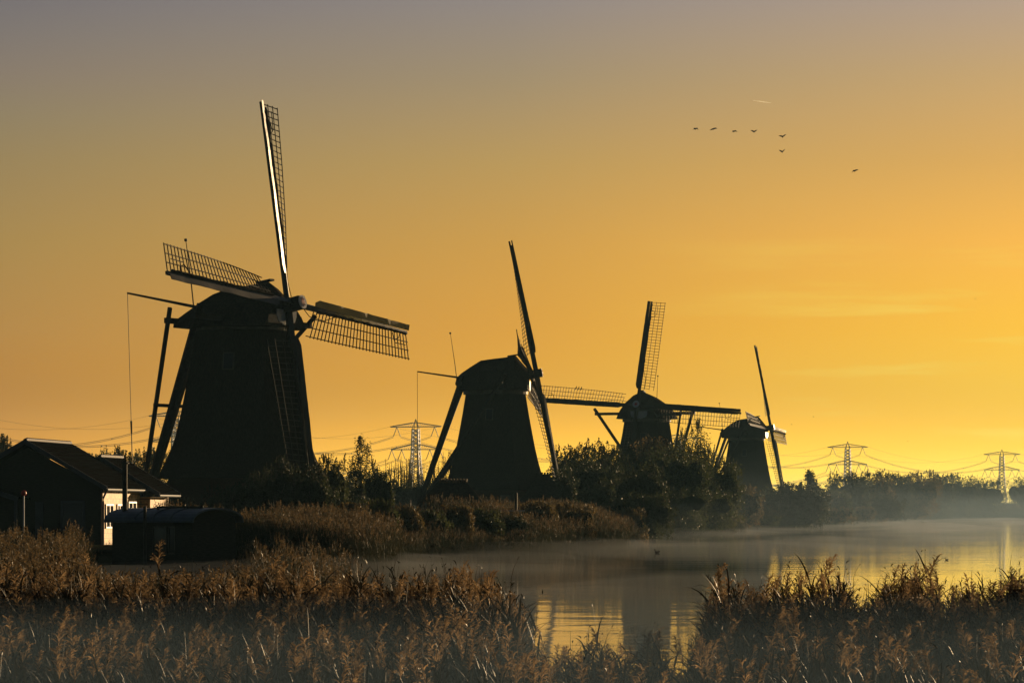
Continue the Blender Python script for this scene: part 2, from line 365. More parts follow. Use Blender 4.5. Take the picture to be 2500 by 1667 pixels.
def windmill(px, D, yaw, tilt, rot, label, scale=1.0, boom=(-8.3, 0, 14.8), rope_x=-8.0, front_light=False, body_ph=0.0, L=14.0, hf=-1, bm='board_shaded', cz=1.0, hz=14.45):
    x = GX(px, D)
    z0 = 2.0
    root = thing('windmill', label, 'windmill', (x, D, z0), R(yaw), 'windmills standing in a row along the canal')
    s = scale
    # body
    prof = [(2.72, 5.75), (3.1, 5.55), (3.6, 5.2), (4.4, 4.85), (5.5, 4.52), (7.0, 4.16), (8.6, 3.84), (10.4, 3.5), (12.55, 3.14)]
    rings = [octa(r * s, z, 32, body_ph) for z, r in prof]
    b = MB(); b.loft(rings)
    body = b.build('body', M['thatch'], root)
    b = MB(); b.loft([octa(5.15 * s, -1.9, 32, body_ph), octa(5.0 * s, 2.9, 32, body_ph)]); b.build('brick_base', M['brick'], root)
    b = MB(); b.loft([octa(3.32 * s, 12.4, 32, body_ph, .9), octa(3.32 * s, 12.86, 32, body_ph, .9)]); b.build('ring_band', M['ring'], root)
    # windows and door facing the near side
    for (dang, zz, hh, ww) in ((-100, 10.3, 1.0, .6),):
        a = R(dang) - R(yaw)
        rr0 = float(np.interp(zz, [p[0] for p in prof], [p[1] for p in prof])) * s
        c = Vector((math.cos(a) * rr0, math.sin(a) * rr0, zz)); n_ = Vector((math.cos(a), math.sin(a), .2)).normalized()
        t_ = Vector((-math.sin(a), math.cos(a), 0)); u_ = n_.cross(t_)
        if u_.z < 0: u_ = -u_
        def rect(hw, h_, off): return [c + n_ * off + t_ * i * hw + u_ * j * h_ for i, j in ((-1, -1), (1, -1), (1, 1), (-1, 1))]
        fr = MB().slab(rect(ww / 2 + .08, hh / 2 + .08, .02), n_, .09).build('window', M['lath'], root)
        mb = MB().slab(rect(ww / 2, hh / 2, .09), n_, .04); mb.build('pane', M['glass'], fr)
    a = R(-78) - R(yaw); c = Vector((math.cos(a), math.sin(a), 0)); t_ = Vector((-math.sin(a), math.cos(a), 0)); q = c * 5.02 * s
    MB().slab([q + t_ * i * .55 + Vector((0, 0, j)) for i, j in ((-1, .1), (1, .1), (1, 2.2), (-1, 2.2))], c, .12).build('door', M['board'], root)
    # cap
    st = [(-3.95, 2.1, 14.15), (-3.5, 2.75, 14.55), (-2.6, 3.25, 15.2), (-1.5, 3.6, 15.85), (-.2, 3.75, 16.02), (1.0, 3.7, 16.2), (2.0, 3.35, 16.38), (2.2, 3.2, 16.2), (2.8, 2.75, 15.5), (3.35, 2.3, 14.85)]
    ks = [(1.06, 0), (1.0, .17), (.90, .34), (.68, .60), (.36, .86), (0, 1)]
    rings = []
    for (xx, ww, zt) in st:
        zb = 12.8 + (.5 if xx < -3.7 else 0)
        pts = [(xx, ww * k, zb + (zt - zb) * h) for k, h in ks] + [(xx, -ww * k, zb + (zt - zb) * h) for k, h in ks[-2::-1]]
        rings.append([(p[0] + random.uniform(-.03, .03), p[1], 12.8 + (p[2] - 12.8) * cz - (1 - cz) * 1.5 + random.uniform(-.03, .03)) for p in pts])
    b = MB(); b.loft(rings); cap = b.build('cap', M['cap_thatch'], root)
    b = MB(); zc_ = 3.6 * (1 - cz) + (1 - cz) * 1.5; b.beam((1.2, 0, 16.28 - zc_), (2.35, 0, 16.46 - zc_), .5, .12, (0, 0, 1)); b.build('ridge_board', M['beam'], cap)
    MB().beam((3.1, -2.0, 13.1), (3.1, 2.0, 13.1), .5, .55).build('breast_beam', M['beam'], cap)
    # painted beard board under the hub
    bb = MB(); pts = []
    for k in range(13):
        t = -1 + 2 * k / 12; pts.append(Vector((3.42, t * 1.15, 13.35 - .55 * math.sqrt(max(0, 1 - t * t)) - .08 * abs(math.sin(6 * t)))))
    bb.slab(pts + [Vector((3.42, 1.15, 13.75)), Vector((3.42, -1.15, 13.75))], (1, 0, 0), .08); bb.build('beard_board', M['white'], cap)
    # spreader beams, braces and tail pole
    foot = Vector((-7.9, 0, .75)); dz = hz - 14.45
    sp = MB().beam((.85, -6.9, 13.5 + dz), (.85, 6.9, 13.5 + dz), .34, .36).build('long_spreader', M['beam'], root)
    sp2 = MB().beam((-3.45, -3.8, 13.45 + dz), (-3.45, 3.8, 13.45 + dz), .34, .36).build('short_spreader', M['beam'], root)
    for sg in (-1, 1):
        d = (foot - Vector((.85, 6.5 * sg, 13.5 + dz))).normalized()
        MB().beam(Vector((.85, 6.5 * sg, 13.5 + dz)) - d * .9, foot + Vector((0, .2 * sg, 0)), .30, .30).build('long_brace', M['beam'], root)
        d = (foot - Vector((-3.45, 3.55 * sg, 13.45 + dz))).normalized()
        MB().beam(Vector((-3.45, 3.55 * sg, 13.45 + dz)) - d * .9, foot + Vector((0, .35 * sg, .3)), .24, .24).build('short_brace', M['beam'], root)
    MB().beam((-3.2, 0, 13.7 + dz), foot + Vector((-.35, 0, -.9)), .38, .42).build('tail_pole', M['beam'], root)
    MB().beam((-5.6, -2.1, 7.6), (-5.6, 2.1, 7.6), .2, .22).build('cross_bar', M['beam'], root)
    wh = MB()
    for k in range(8):
        t = math.pi * k / 4; wh.beam(foot + Vector((-.75, 0, 0)), foot + Vector((-.75, math.cos(t) * 1.0, math.sin(t) * 1.0)), .08, .08, (1, 0, 0))
    wh.build('winch_wheel', M['beam'], root)
    # brake boom and rope
    MB().beam((-3.5, 0, 14.1), boom, .2, .2, None, .12, .12).build('brake_boom', M['beam'], root)
    rp = MB(); e = Vector((rope_x, 0, .9))
    rp.path([Vector(boom), Vector(boom).lerp(e, .62)], .022, 5); rp.tube(Vector(boom).lerp(e, .60), Vector(boom).lerp(e, .66), .07, .05, 6); rp.path([Vector(boom).lerp(e, .66), e], .035, 5)
    rp.build('brake_rope', M['beam'], root)
    # lightning rod
    rd = MB(); rd.path([(-3.9, .1, 13.6), (-4.15, .1, 15.6), (-4.6, .1, 18.6)], [.045, .04, .022], 6); rd.tube((-4.6, .1, 18.55), (-4.62, .1, 18.72), .10, .10, 8); rd.build('lightning_rod', M['beam'], root)
    # windshaft, poll end, sails
    T = R(tilt); ax = Vector((math.cos(T), 0, math.sin(T))); v = Vector((-math.sin(T), 0, math.cos(T))); u = Vector((0, 1, 0))
    H = Vector((3.85, 0, hz))
    ws = MB().tube(H - ax * 1.9, H + ax * .2, .38, .38, 12).build('windshaft', M['beam'], root)
    ph = MB()
    for off in (0.0,): ph.beam(H - ax * .55, H + ax * .85, .82, .82, v)
    pe = ph.build('poll_end', M['beam'], root)
    dk = MB(); c0 = H + ax * .86
    ring = [c0 + (v * math.cos(t) + u * math.sin(t)) * .46 for t in np.linspace(0, 2 * math.pi, 17)[:-1]]
    dk.slab(ring, ax, .05); dk.build('painted_disc', M['white'], pe)
    sr = MB(); pts = []
    for k in range(16):
        t = math.pi * k / 8; r_ = .33 if k % 2 == 0 else .10
        pts.append(c0 + ax * .05 + (v * math.cos(t) + u * math.sin(t)) * r_)
    sr.slab(pts, ax, .03); sr.build('star', M['red'], pe)
    for k in range(4):
        phi = R(rot) + k * math.pi / 2
        d = v * math.cos(phi) + u * math.sin(phi); tr = -v * math.sin(phi) + u * math.cos(phi)
        o_ = H + ax * (.30 if k % 2 == 0 else -.25) * (1 if hf < 0 else -1)
        def twist(r): return R(float(np.interp(r, [2, 6, 10, 14], [29, 17, 8, 1])))
        def pt_(r, w_, fwd=0.0):
            tw = twist(r); q = tr * math.cos(tw) - ax * math.sin(tw); nn = ax * math.cos(tw) + tr * math.sin(tw)
            return o_ + d * r + q * w_ + nn * fwd
        rings = []
        for r in np.linspace(0.0, L, 15):
            wd = .40 - .17 * r / L; hh = .36 - .18 * r / L; bend = -.12 * (r / L) ** 2
            rings.append([pt_(r, i * wd / 2, j * hh / 2 + bend) for i, j in ((-1, -1), (1, -1), (1, 1), (-1, 1))])
        sail = MB().loft(rings).build('sail', M['stock_gloss' if bm == 'board_gloss' else 'stock'], root)
        # leading wind boards
        bd = MB(); rings = []
        for r in np.linspace(2.15, L - .02, 25):
            bend = -.12 * (r / L) ** 2
            wl_ = .62 + random.uniform(-.012, .012) - .10 * (r / L)
            if r < 2.4: wl_ = .40
            tb = R(15.5 + 1.2 * math.sin(r * 1.9) + random.uniform(-.7, .7) if bm == 'board_gloss' else float(np.interp(r, [2, 6, 14], [27, 19, 15]))); qb = tr * math.cos(tb) - ax * math.sin(tb); nb_ = ax * math.cos(tb) + tr * math.sin(tb)
            rings.append([o_ + d * r + qb * w_ + nb_ * (f_ + bend) for w_, f_ in ((-.13, .16), (-wl_, .16), (-wl_, .20), (-.13, .20))])
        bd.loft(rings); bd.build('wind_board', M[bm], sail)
        # trailing lattice
        la = MB(); rs = list(np.linspace(2.35, L - .12, 31)); W_ = 1.86
        for i, r in enumerate(rs):
            bend = -.12 * (r / L) ** 2
            wi = W_ + .09
            if i == 0: wi = W_ * .7
            la.beam(pt_(r, .05, bend), pt_(r, wi, bend + .0), .058, .045, d)
        for w_ in (.68, 1.27, W_):
            pr_ = [pt_(r, w_, -.12 * (r / L) ** 2 + .035) for r in ([rs[0] - .12] + rs[1:-1] + [rs[-1] + .08])]
            for p0, p1 in zip(pr_[:-1], pr_[1:]): la.beam(p0, p1, .055, .04, ax)
        la.beam(pt_(L - 1.8, .95, 0), pt_(L - .5, .95, 0), .05, .04, ax)
        la.build('lattice', M['lath'], sail)
        # furled cloth along the stock, and its tie lines
        cl_ = MB(); pts = []; rs2 = []
        for r in np.linspace(2.6, L - .4, 34):
            pts.append(pt_(r, .14 + random.uniform(-.02, .03), .17 + random.uniform(-.02, .02) - .12 * (r / L) ** 2)); rs2.append(.075 + .05 * random.random())
        cl_.path(pts, rs2, 6)
        cl_.path([pt_(L - 1.2, .15, .1), pt_(L - 1.35, .55, .05), pt_(L - 1.9, .80, .02), pt_(L - 2.2, .3, .1)], .035, 5)
        cl_.path([pt_(4.8, .2, .1), pt_(3.6, .62, .1), pt_(1.8, .55, .15), pt_(.6, .1, .3)], .028, 5)
        cl_.build('furled_cloth', M['cloth'], sail)
    return root

D1, D2, D3, D4 = 8000 / 37.0, 8000 / 24.1, 8000 / 18.5, 8000 / 14.7
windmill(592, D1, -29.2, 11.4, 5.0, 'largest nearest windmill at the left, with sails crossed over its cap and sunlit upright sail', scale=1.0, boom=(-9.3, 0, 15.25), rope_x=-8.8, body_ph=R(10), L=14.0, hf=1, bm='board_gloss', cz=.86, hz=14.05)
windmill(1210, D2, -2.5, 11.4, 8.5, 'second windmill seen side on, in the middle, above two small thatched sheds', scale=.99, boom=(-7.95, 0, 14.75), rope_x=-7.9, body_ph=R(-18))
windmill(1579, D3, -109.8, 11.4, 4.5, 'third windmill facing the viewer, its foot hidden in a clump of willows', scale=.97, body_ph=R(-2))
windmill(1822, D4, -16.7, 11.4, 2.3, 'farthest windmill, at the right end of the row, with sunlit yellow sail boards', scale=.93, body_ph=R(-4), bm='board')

# ------------------------------------------------------------------ thatched sheds
def shed(name, label, D, xl, xr, top, base, ridge, depth, group, lit=True):
    """ridge = (px0, px1) ; outline from photo proportions, real depth"""
    x0, x1 = GX(xl, D), GX(xr, D); r0, r1 = GX(ridge[0], D), GX(ridge[1], D); zt, zb = GZ(top, D), GZ(base, D)
    cxm = (x0 + x1) / 2
    root = thing(name, label, 'shed', (cxm, D, 0), 0, group)
    X0, X1, R0, R1 = x0 - cxm, x1 - cxm, r0 - cxm, r1 - cxm
    b = MB()
    n = 6; rings = []
    for i in range(n + 1):
        t = i / n; cv = t ** .85; bulge = math.sin(t * math.pi) * .12
        z = zb + (zt - zb) * t
        a0 = X0 + (R0 - X0) * cv - bulge; a1 = X1 + (R1 - X1) * cv + bulge; dy = depth / 2 * (1 - cv) + .05
        rings.append([(a0, -dy, z), (a1, -dy, z), (a1, dy, z), (a0, dy, z)])
    b.loft(rings); roof = b.build('thatched_roof', M['cap_thatch'], root)
    rg = MB(); nn = int((R1 - R0) / .22) + 2
    for i in range(nn):
        xx = R0 - .1 + (R1 - R0 + .2) * i / (nn - 1); rg.tube((xx, -.28, zt - .12 + random.uniform(-.02, .02)), (xx + .05, .25, zt + .10), .10, .09, 6)
    rg.build('ridge_cap', M['plume'] if lit else M['cap_thatch'], roof)  # sunlit ridge put in as the paler plume material
    MB().box(X0 + .5, X1 - .5, -depth / 2 + .4, depth / 2 - .4, .2, zb + .2).build('wall', M['darkwall'], root)
    MB().box(-.45, .45, -depth / 2 + .3, -depth / 2 + .4, .5, zb + .05).build('door', M['board'], root)
    return root
shed('thatched_shed', 'small dark thatched shed with a sunlit ridge, left of the second windmill foot', 240, 1026, 1180, 1173, 1226, (1078, 1134), 5.0, 'thatched sheds by the mills')
shed('thatched_shed', 'steep thatched shed with a flat top, against the right foot of the second windmill', 292, 1262, 1384, 1157, 1226, (1318, 1340), 4.6, 'thatched sheds by the mills', False)
shed('thatched_shed', 'low shed roof sloping to the right, half hidden by shrubs before the farthest windmill', 500, 1762, 1862, 1199, 1241, (1793, 1804), 5.0, 'thatched sheds by the mills', False)

# ------------------------------------------------------------------ house
def house():
    D = 178.0; rz = R(-8)
    root = thing('cottage', 'dark cottage with tiled gable roofs and a sunlit yellow side wall', 'house', (GX(248, D), D, 0), rz)
    g0, ze, zr = .55, 3.82, 6.2; hw = 4.15; L = 8.3; ov = .36
    # walls: gable front, side wall
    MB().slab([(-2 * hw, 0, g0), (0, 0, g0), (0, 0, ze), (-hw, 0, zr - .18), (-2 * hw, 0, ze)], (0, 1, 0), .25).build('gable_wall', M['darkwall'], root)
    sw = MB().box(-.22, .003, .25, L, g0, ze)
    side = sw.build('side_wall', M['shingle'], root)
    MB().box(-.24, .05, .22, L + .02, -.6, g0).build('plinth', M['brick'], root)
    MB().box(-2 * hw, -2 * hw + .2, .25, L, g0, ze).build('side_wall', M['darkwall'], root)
    sl = (zr - ze) / hw
    def roof(x_e, x_r, x_l, y0, y1, z_e, z_r, par, name='roof'):
        rb = MB(); th = .12
        nrm = Vector((z_r - z_e, 0, x_e - x_r)).normalized()
        rb.slab([(x_r, y0, z_r), (x_e, y0, z_e), (x_e, y1, z_e), (x_r, y1, z_r)], nrm, th)
        nl = Vector((-(z_r - z_e), 0, x_r - x_l)).normalized()
        rb.slab([(x_l, y0, z_e), (x_r, y0, z_r), (x_r, y1, z_r), (x_l, y1, z_e)], nl, th)
        # tile courses
        for k in range(1, 16):
            t = k / 16; p = Vector((x_r + (x_e - x_r) * t, 0, z_r + (z_e - z_r) * t)) + nrm * (th + .012)
            rb.beam(p + Vector((0, y0, 0)), p + Vector((0, y1, 0)), .05, .03, nrm)
        ro = rb.build(name, M['tile'], par)
        for yy in (y0 - .03, y1 + .03):
            vb = MB(); vb.beam((x_r, yy, z_r + .02), (x_e + .05, yy, z_e - .0), .05, .24, (0, 0, 1)); vb.beam((x_r, yy, z_r + .02), (x_l - .05, yy, z_e), .05, .24, (0, 0, 1)); vb.build('verge_board', M['verge'], ro)
        rt = MB(); n = int((y1 - y0) / .36)
        for i in range(n):
            yy = y0 + (y1 - y0) * i / n; rt.tube((x_r, yy, z_r + .06), (x_r, yy + (y1 - y0) / n * 1.1, z_r + .10), .13, .155, 8)
        rt.build('ridge_tiles', M['ridge'], ro)
        return ro
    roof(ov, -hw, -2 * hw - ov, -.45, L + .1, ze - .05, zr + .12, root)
    gt = MB().tube((ov + .06, -.45, ze - .1), (ov + .06, L + .1, ze - .1), .075, .075, 8); gt.build('gutter', M['verge'], root)
    dp = MB().path([(ov + .05, -.42, ze - .12), (.20, -.30, ze - .5), (.14, -.16, ze - .8), (.12, -.16, -.6)], .055, 8); dp.build('downpipe', M['verge'], root)
    # rear wing
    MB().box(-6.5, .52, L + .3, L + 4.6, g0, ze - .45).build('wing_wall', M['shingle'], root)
    roof(1.05, -2.4, -5.8, L + .12, L + 5.0, 3.50, 5.58, root, 'wing_roof')
    MB().tube((1.10, L + .1, 3.44), (1.10, L + 5.0, 3.44), .07, .07, 8).build('gutter', M['verge'], root)
    # windows in the sunny wall
    for (y0, y1, z0, z1) in ((.75, 2.35, 1.62, 2.95), (3.15, 4.2, 1.75, 2.95), (5.6, 7.3, 2.2, 3.1)):
        fr = MB()
        fr.box(.004, .07, y0, y1, z1 - .09, z1); fr.box(.004, .07, y0, y1, z0, z0 + .09)
        for yy in (y0, (y0 + y1) / 2 - .04, y1 - .08): fr.box(.004, .068, yy, yy + .08, z0 + .09, z1 - .09)
        f = fr.build('window', M['frame'], root)
        MB().box(.004, .03, y0 + .08, (y0 + y1) / 2 - .04, z0 + .09, z1 - .09).box(.004, .03, (y0 + y1) / 2 + .04, y1 - .08, z0 + .09, z1 - .09).build('pane', M['glass'], f)
    # front window and door
    x0, x1, z0, z1 = -2.15, -1.05, 1.62, 3.0
    fr = MB(); fr.box(x0, x1, -.06, -.003, z1, z1 + .13); fr.box(x0, x1, -.06, -.003, z0 - .13, z0); fr.box(x0 - .13, x0, -.06, -.003, z0 - .13, z1 + .13); fr.box(x1, x1 + .13, -.06, -.003, z0 - .13, z1 + .13)
    f = fr.build('window', M['verge'], root); MB().box(x0, x1, -.03, -.003, z0, z1).build('pane', M['glass'], f)
    MB().box(-3.7, -3.25, -.08, -.003, .6, 3.05).build('corner_post', M['verge'], root)
    # porch at the left
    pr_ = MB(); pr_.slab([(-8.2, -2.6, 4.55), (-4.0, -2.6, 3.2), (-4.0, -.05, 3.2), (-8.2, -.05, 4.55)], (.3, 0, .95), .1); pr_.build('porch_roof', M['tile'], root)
    pb = MB().beam((-8.3, -2.65, 4.6), (-3.9, -2.65, 3.19), .05, .25); pb.build('porch_verge', M['verge'], root)
    MB().box(-4.15, -4.0, -2.55, -2.4, .5, 3.2).build('porch_post', M['verge'], root)
house()

# ------------------------------------------------------------------ barrel-roofed cabin at the water's edge
def cabin():
    D = 141.0
    rz = R(-44)
    c = P(470, 1250, D)
    root = thing('wooden_cabin', 'low dark wooden cabin with a metal barrel roof coloured with reflected sky blue at the water edge', 'cabin', (c.x, D, 0), rz)
    L, W = 5.45, 2.45; z1, zt = 2.05, 2.62
    # local: +x along long side towards the viewer end at x=0; body lies x in [-L,0], y in [0,W]
    def arc(x, grow=0.0, zo=0.0):
        out = []
        for k in range(13):
            t = math.pi * k / 12; out.append((x, W / 2 - math.cos(t) * (W / 2 + grow), z1 + zo + math.sin(t) ** .9 * (zt - z1)))
        return out
    end = [(0, 0, -.4), (0, W, -.4)] + [p for p in arc(0)][::-1]
    MB().slab(end, (-1, 0, 0), L).build('body', M['darkwall'], root)
    outer = [arc(x, .22, .07) for x in (-L - .3, .3)]; inner = [arc(x, .20, .0) for x in (-L - .3, .3)]
    rb = MB(); rings = [o_ + i_[::-1] for o_, i_ in zip(outer, inner)]; rb.loft(rings); rf = rb.build('roof', M['sky_tint_zinc'], root)
    for xx in (-3.6, -2.4, -1.2):
        sm = MB(); a_ = arc(xx, .235, .085)
        for p, q in zip(a_[:-1], a_[1:]): sm.beam(p, q, .05, .04)
        sm.build('roof_seam', M['sky_tint_zinc'], rf)
    rl_ = MB(); rl_.beam((-2.9, .5, zt + .1), (-.4, .9, zt + .1), .1, .1); rl_.beam((-2.9, .5, zt), (-2.9, .5, zt + .15), .09, .09); rl_.build('roof_rail', M['beam'], root)
    for (x0, x1) in ((-2.55, -1.75), (-1.5, -1.15)):
        fr = MB(); fr.box(x0, x1, -.05, -.003, .68, .76); fr.box(x0, x1, -.05, -.003, 1.82, 1.9); fr.box(x0 - .07, x0, -.05, -.003, .68, 1.9); fr.box(x1, x1 + .07, -.05, -.003, .68, 1.9)
        f = fr.build('window', M['beam'], root); MB().box(x0, x1, -.025, -.003, .76, 1.82).build('pane', M['glass'], f)
    fl = MB(); p = P(300, 1240, D + 3.0)
    # flue in world-like offset: near the far end of the roof
    fx = -5.0
    fl.tube((fx, .35, z1 + .05), (fx, .35, zt + 2.15), .115, .115, 14); fo = fl.build('flue', M['beam'], root)
    fc = MB(); fc.tube((fx, .35, zt + 2.02), (fx, .35, zt + 2.07), .2, .2, 14); fc.path([(fx - .09, .35, zt + 2.12), (fx - .07, .35, zt + 2.26), (fx, .35, zt + 2.33), (fx + .07, .35, zt + 2.26), (fx + .09, .35, zt + 2.12)], .028, 6)
    fc.build('flue_cap', M['beam'], fo)
    MB().box(-L - .1, .1, -.1, W + .1, -.5, .18).build('float', M['beam'], root)
cabin()
p = P(354, 1238, 140.2)
tag(MB().tube((p.x, 140.2, -.4), (p.x, 140.2, p.z + .05), .075, .07, 8).build('mooring_post', M['beam']), 'dark upright post in front of the barrel-roofed cabin window', 'post')

# small things on the banks
D = 168.0; p = P(58, 1240, D)
root = thing('marker_post', 'white sunlit post topped by a red ball, in front of the dark cottage gable', 'post', (p.x, D, 0))
MB().tube((0, 0, .3), (0, 0, 3.35), .045, .04, 8).build('shaft', M['white'], root)
b = MB(); rings = [[(math.cos(t) * r_, math.sin(t) * r_, z_) for t in np.linspace(0, 2 * math.pi, 11)[:-1]] for r_, z_ in ((.02, 3.33), (.11, 3.38), (.15, 3.48), (.11, 3.58), (.02, 3.63))]
b.loft(rings).build('ball', M['red'], root, True)
D = 226.0; p = P(1260, 1240, D)
root = thing('bank_stage', 'small wooden landing stage with one thick post on the bank below the second windmill', 'landing stage', (p.x, D, 0))
MB().tube((0, 0, .5), (0, 0, GZ(1203, D)), .11, .10, 8).build('post', M['beam'], root)
MB().box(-1.5, .6, -.4, .4, 2.55, 2.65).build('deck', M['frame'], root)
for xx in (-1.4, -.4, .5): MB().box(xx, xx + .1, -.35, -.25, .6, 2.55).build('leg', M['beam'], root)
D = 236.0; p = P(1339, 1273, D)
root = thing('marker_stake', 'thin stake with a small yellow plate at the foot of the reeds', 'stake', (p.x, D - .5, 0))
M['yellow'] = mat('yellow_plate', (.75, .45, .03), (.6, .35, .03), 3, .5)
MB().tube((0, 0, -.3), (0, 0, 1.75), .025, .025, 6).build('shaft', M['beam'], root)
MB().box(-.07, .07, -.05, -.02, 1.66, 1.86).build('plate', M['yellow'], root)

# ------------------------------------------------------------------ pylons and power lines
def pylon(px, D, label):
    x = GX(px, D)
    root = thing('pylon', label, 'pylon', (x, D, 1.5), R(-16), 'lattice pylons of the power line')
    H = 49.0; lg = .58; br = .33
    def hw(z): return float(np.interp(z, [0, 14, 30, 44, 48], [4.6, 3.0, 1.9, 1.45, .2]))
    m = MB(); zs = [0, 5, 9.5, 13.5, 17, 20.2, 23.2, 26, 28.6, 31, 33.3, 35.5, 37.6, 39.7, 41.8, 44]
    for sx in (-1, 1):
        for sy in (-1, 1):
            for z0, z1 in zip(zs[:-1], zs[1:]): m.beam((sx * hw(z0), sy * hw(z0), z0), (sx * hw(z1), sy * hw(z1), z1), lg, lg)
            m.beam((sx * hw(44), sy * hw(44), 44), (0, 0, H), .25, .25)
    for z0, z1 in zip(zs[:-1], zs[1:]):
        a, b_ = hw(z0), hw(z1)
        for s_ in (-1, 1):
            m.beam((-a, s_ * a, z0), (b_, s_ * b_, z1), br, br); m.beam((a, s_ * a, z0), (-b_, s_ * b_, z1), br, br)
            m.beam((s_ * a, -a, z0), (s_ * b_, b_, z1), br, br); m.beam((s_ * a, a, z0), (s_ * b_, -b_, z1), br, br)
    m.build('tower', M['steel'], root)
    for zz, half, zin in ((45.0, 13.6, 2.1), (33.3, 13.2, 2.8)):
        am = MB(); bz = zz
        for sx in (-1, 1):
            for sy in (-.8, .8):
                am.beam((0, sy, bz), (sx * half, sy * .3, bz), .42, .42); am.beam((sx * 1.2, sy, bz + zin), (sx * half * .92, sy * .3, bz + .4), .42, .42)
            am.beam((sx * half * .92, 0, bz + .35), (sx * (half + .3), 0, bz + .25), .3, .3)
            for k in range(9):
                t0 = .1 + .09 * k; zt = bz + zin * (1 - t0) + .4 * t0; zt2 = bz + zin * (.91 - t0) + .4 * (t0 + .09)
                am.beam((sx * half * t0, 0, bz), (sx * half * t0, 0, zt), .12, .12); am.beam((sx * half * t0, 0, bz), (sx * half * (t0 + .09), 0, zt2), .12, .12)
        am.beam((0, 0, bz + zin), (1.3, 0, bz + zin), .28, .28); am.beam((0, 0, bz + zin), (-1.3, 0, bz + zin), .28, .28)
        am.build('cross_arm', M['steel'], root)
    for zz, xs in ((45.0, (-10.2, 10.2)), (33.3, (-13.0, -7.6, 7.6, 13.0))):
        for xx in xs:
            MB().beam((xx, 0, zz), (xx - 1.9, 0, zz - 5.0), .32, .32).beam((xx, 0, zz), (xx + 1.9, 0, zz - 5.0), .32, .32).build('insulator', M['steel'], root)
    return root
PY = [(-240, 1330, 'outside left'), (432, 1500, ''), (1015, 1690, ''), (1655, 1955, ''), (2069.5, 2222, ''), (2446, 2500, ''), (2820, 2790, '')]
labels = [None, 'pylon behind the tail braces of the largest windmill, at the left', 'tall pylon between the largest windmill and the second windmill',
          'pylon mostly hidden behind the willows right of the third windmill', 'pylon rising over the tree belt right of the farthest windmill', 'rightmost pylon, seen through the gap in the far trees', None]
for (px, D, _), lb in zip(PY, labels):
    if lb: pylon(px, D, lb)
spans = ['left of the leftmost pylon', 'behind the largest windmill', 'behind the second windmill', 'behind the farthest windmill', 'between the two right-hand pylons', 'right of the rightmost pylon']
att = [('thin earth wire on the near arm tip', -13.6, 45.3, .045), ('thin earth wire on the far arm tip', 13.6, 45.3, .045), ('upper left-arm cable', -10.2, 39.8, .10), ('upper right-arm cable', 10.2, 39.8, .10),
       ('lower outermost left cable', -13.0, 28.1, .10), ('lower inner left cable', -7.6, 28.1, .10), ('lower inner right cable', 7.6, 28.1, .10), ('lower outermost right cable', 13.0, 28.1, .10)]
for i, sp in enumerate(spans):
    (pa, Da, _), (pb_, Db, _) = PY[i], PY[i + 1]
    ang = R(-16)
    for (nm, xx, zz, rad) in att:
        bundle = [0.0] if rad < .05 else [-.35, .35]
        m_ = MB()
        for off in bundle:
            A = Vector((GX(pa, Da) + (xx + 1.9 * (rad > .05)) * math.cos(ang), Da + xx * math.sin(ang) + off, 1.5 + zz)); B = Vector((GX(pb_, Db) + (xx - 1.9 * (rad > .05)) * math.cos(ang), Db + xx * math.sin(ang) + off, 1.5 + zz))
            sag = 10.5 if rad > .05 else 8.5
            pts = []
            for k in range(25):
                t = k / 24; q = A.lerp(B, t); q.z -= 4 * sag * t * (1 - t); q.z += off * .9; pts.append(q)
            m_.path(pts, rad, 4)
            if off == bundle[-1] and rad > .05:
                for k in (4, 9, 15, 20): m_.tube(pts[k] - Vector((0, 0, .7)), pts[k] + Vector((0, 0, .1)), .2, .2, 5)
        o = m_.build('power_cable', M['wire'])
        tag(o, nm + ' ' + sp, 'power line', 'power cables strung between the pylons')
# small far pylons at the left
def small_pylon(px, D, h, label):
    root = thing('small_pylon', label, 'pylon', (GX(px, D), D, 1.5), 0, 'small far pylons at the left')
    m = MB()
    for sx in (-1, 1):
        for z0, z1 in ((0, .5), (.5, 1)):
            m.beam((sx * 2.0 * (1 - z0 * .8), 0, h * z0), (sx * 2.0 * (1 - z1 * .8), 0, h * z1), .3, .3)
    for k in range(8):
        z0, z1 = h * k / 8, h * (k + 1) / 8; w0, w1 = 2 * (1 - .8 * k / 8), 2 * (1 - .8 * (k + 1) / 8)
        m.beam((-w0, 0, z0), (w1, 0, z1), .2, .2); m.beam((w0, 0, z0), (-w1, 0, z1), .2, .2)
    m.build('tower', M['steel'], root)
    a = MB()
    for zz, hw_ in ((h * .78, 4), (h * .9, 3)): a.beam((-hw_, 0, zz), (hw_, 0, zz), .3, .3)
    a.build('cross_arm', M['steel'], root)
small_pylon(285, 2500, 50, 'faint small pylon over the shrubs behind the cottage, left of the other')
small_pylon(316, 2650, 44, 'faint small pylon over the shrubs, next to the brake rope of the largest windmill')

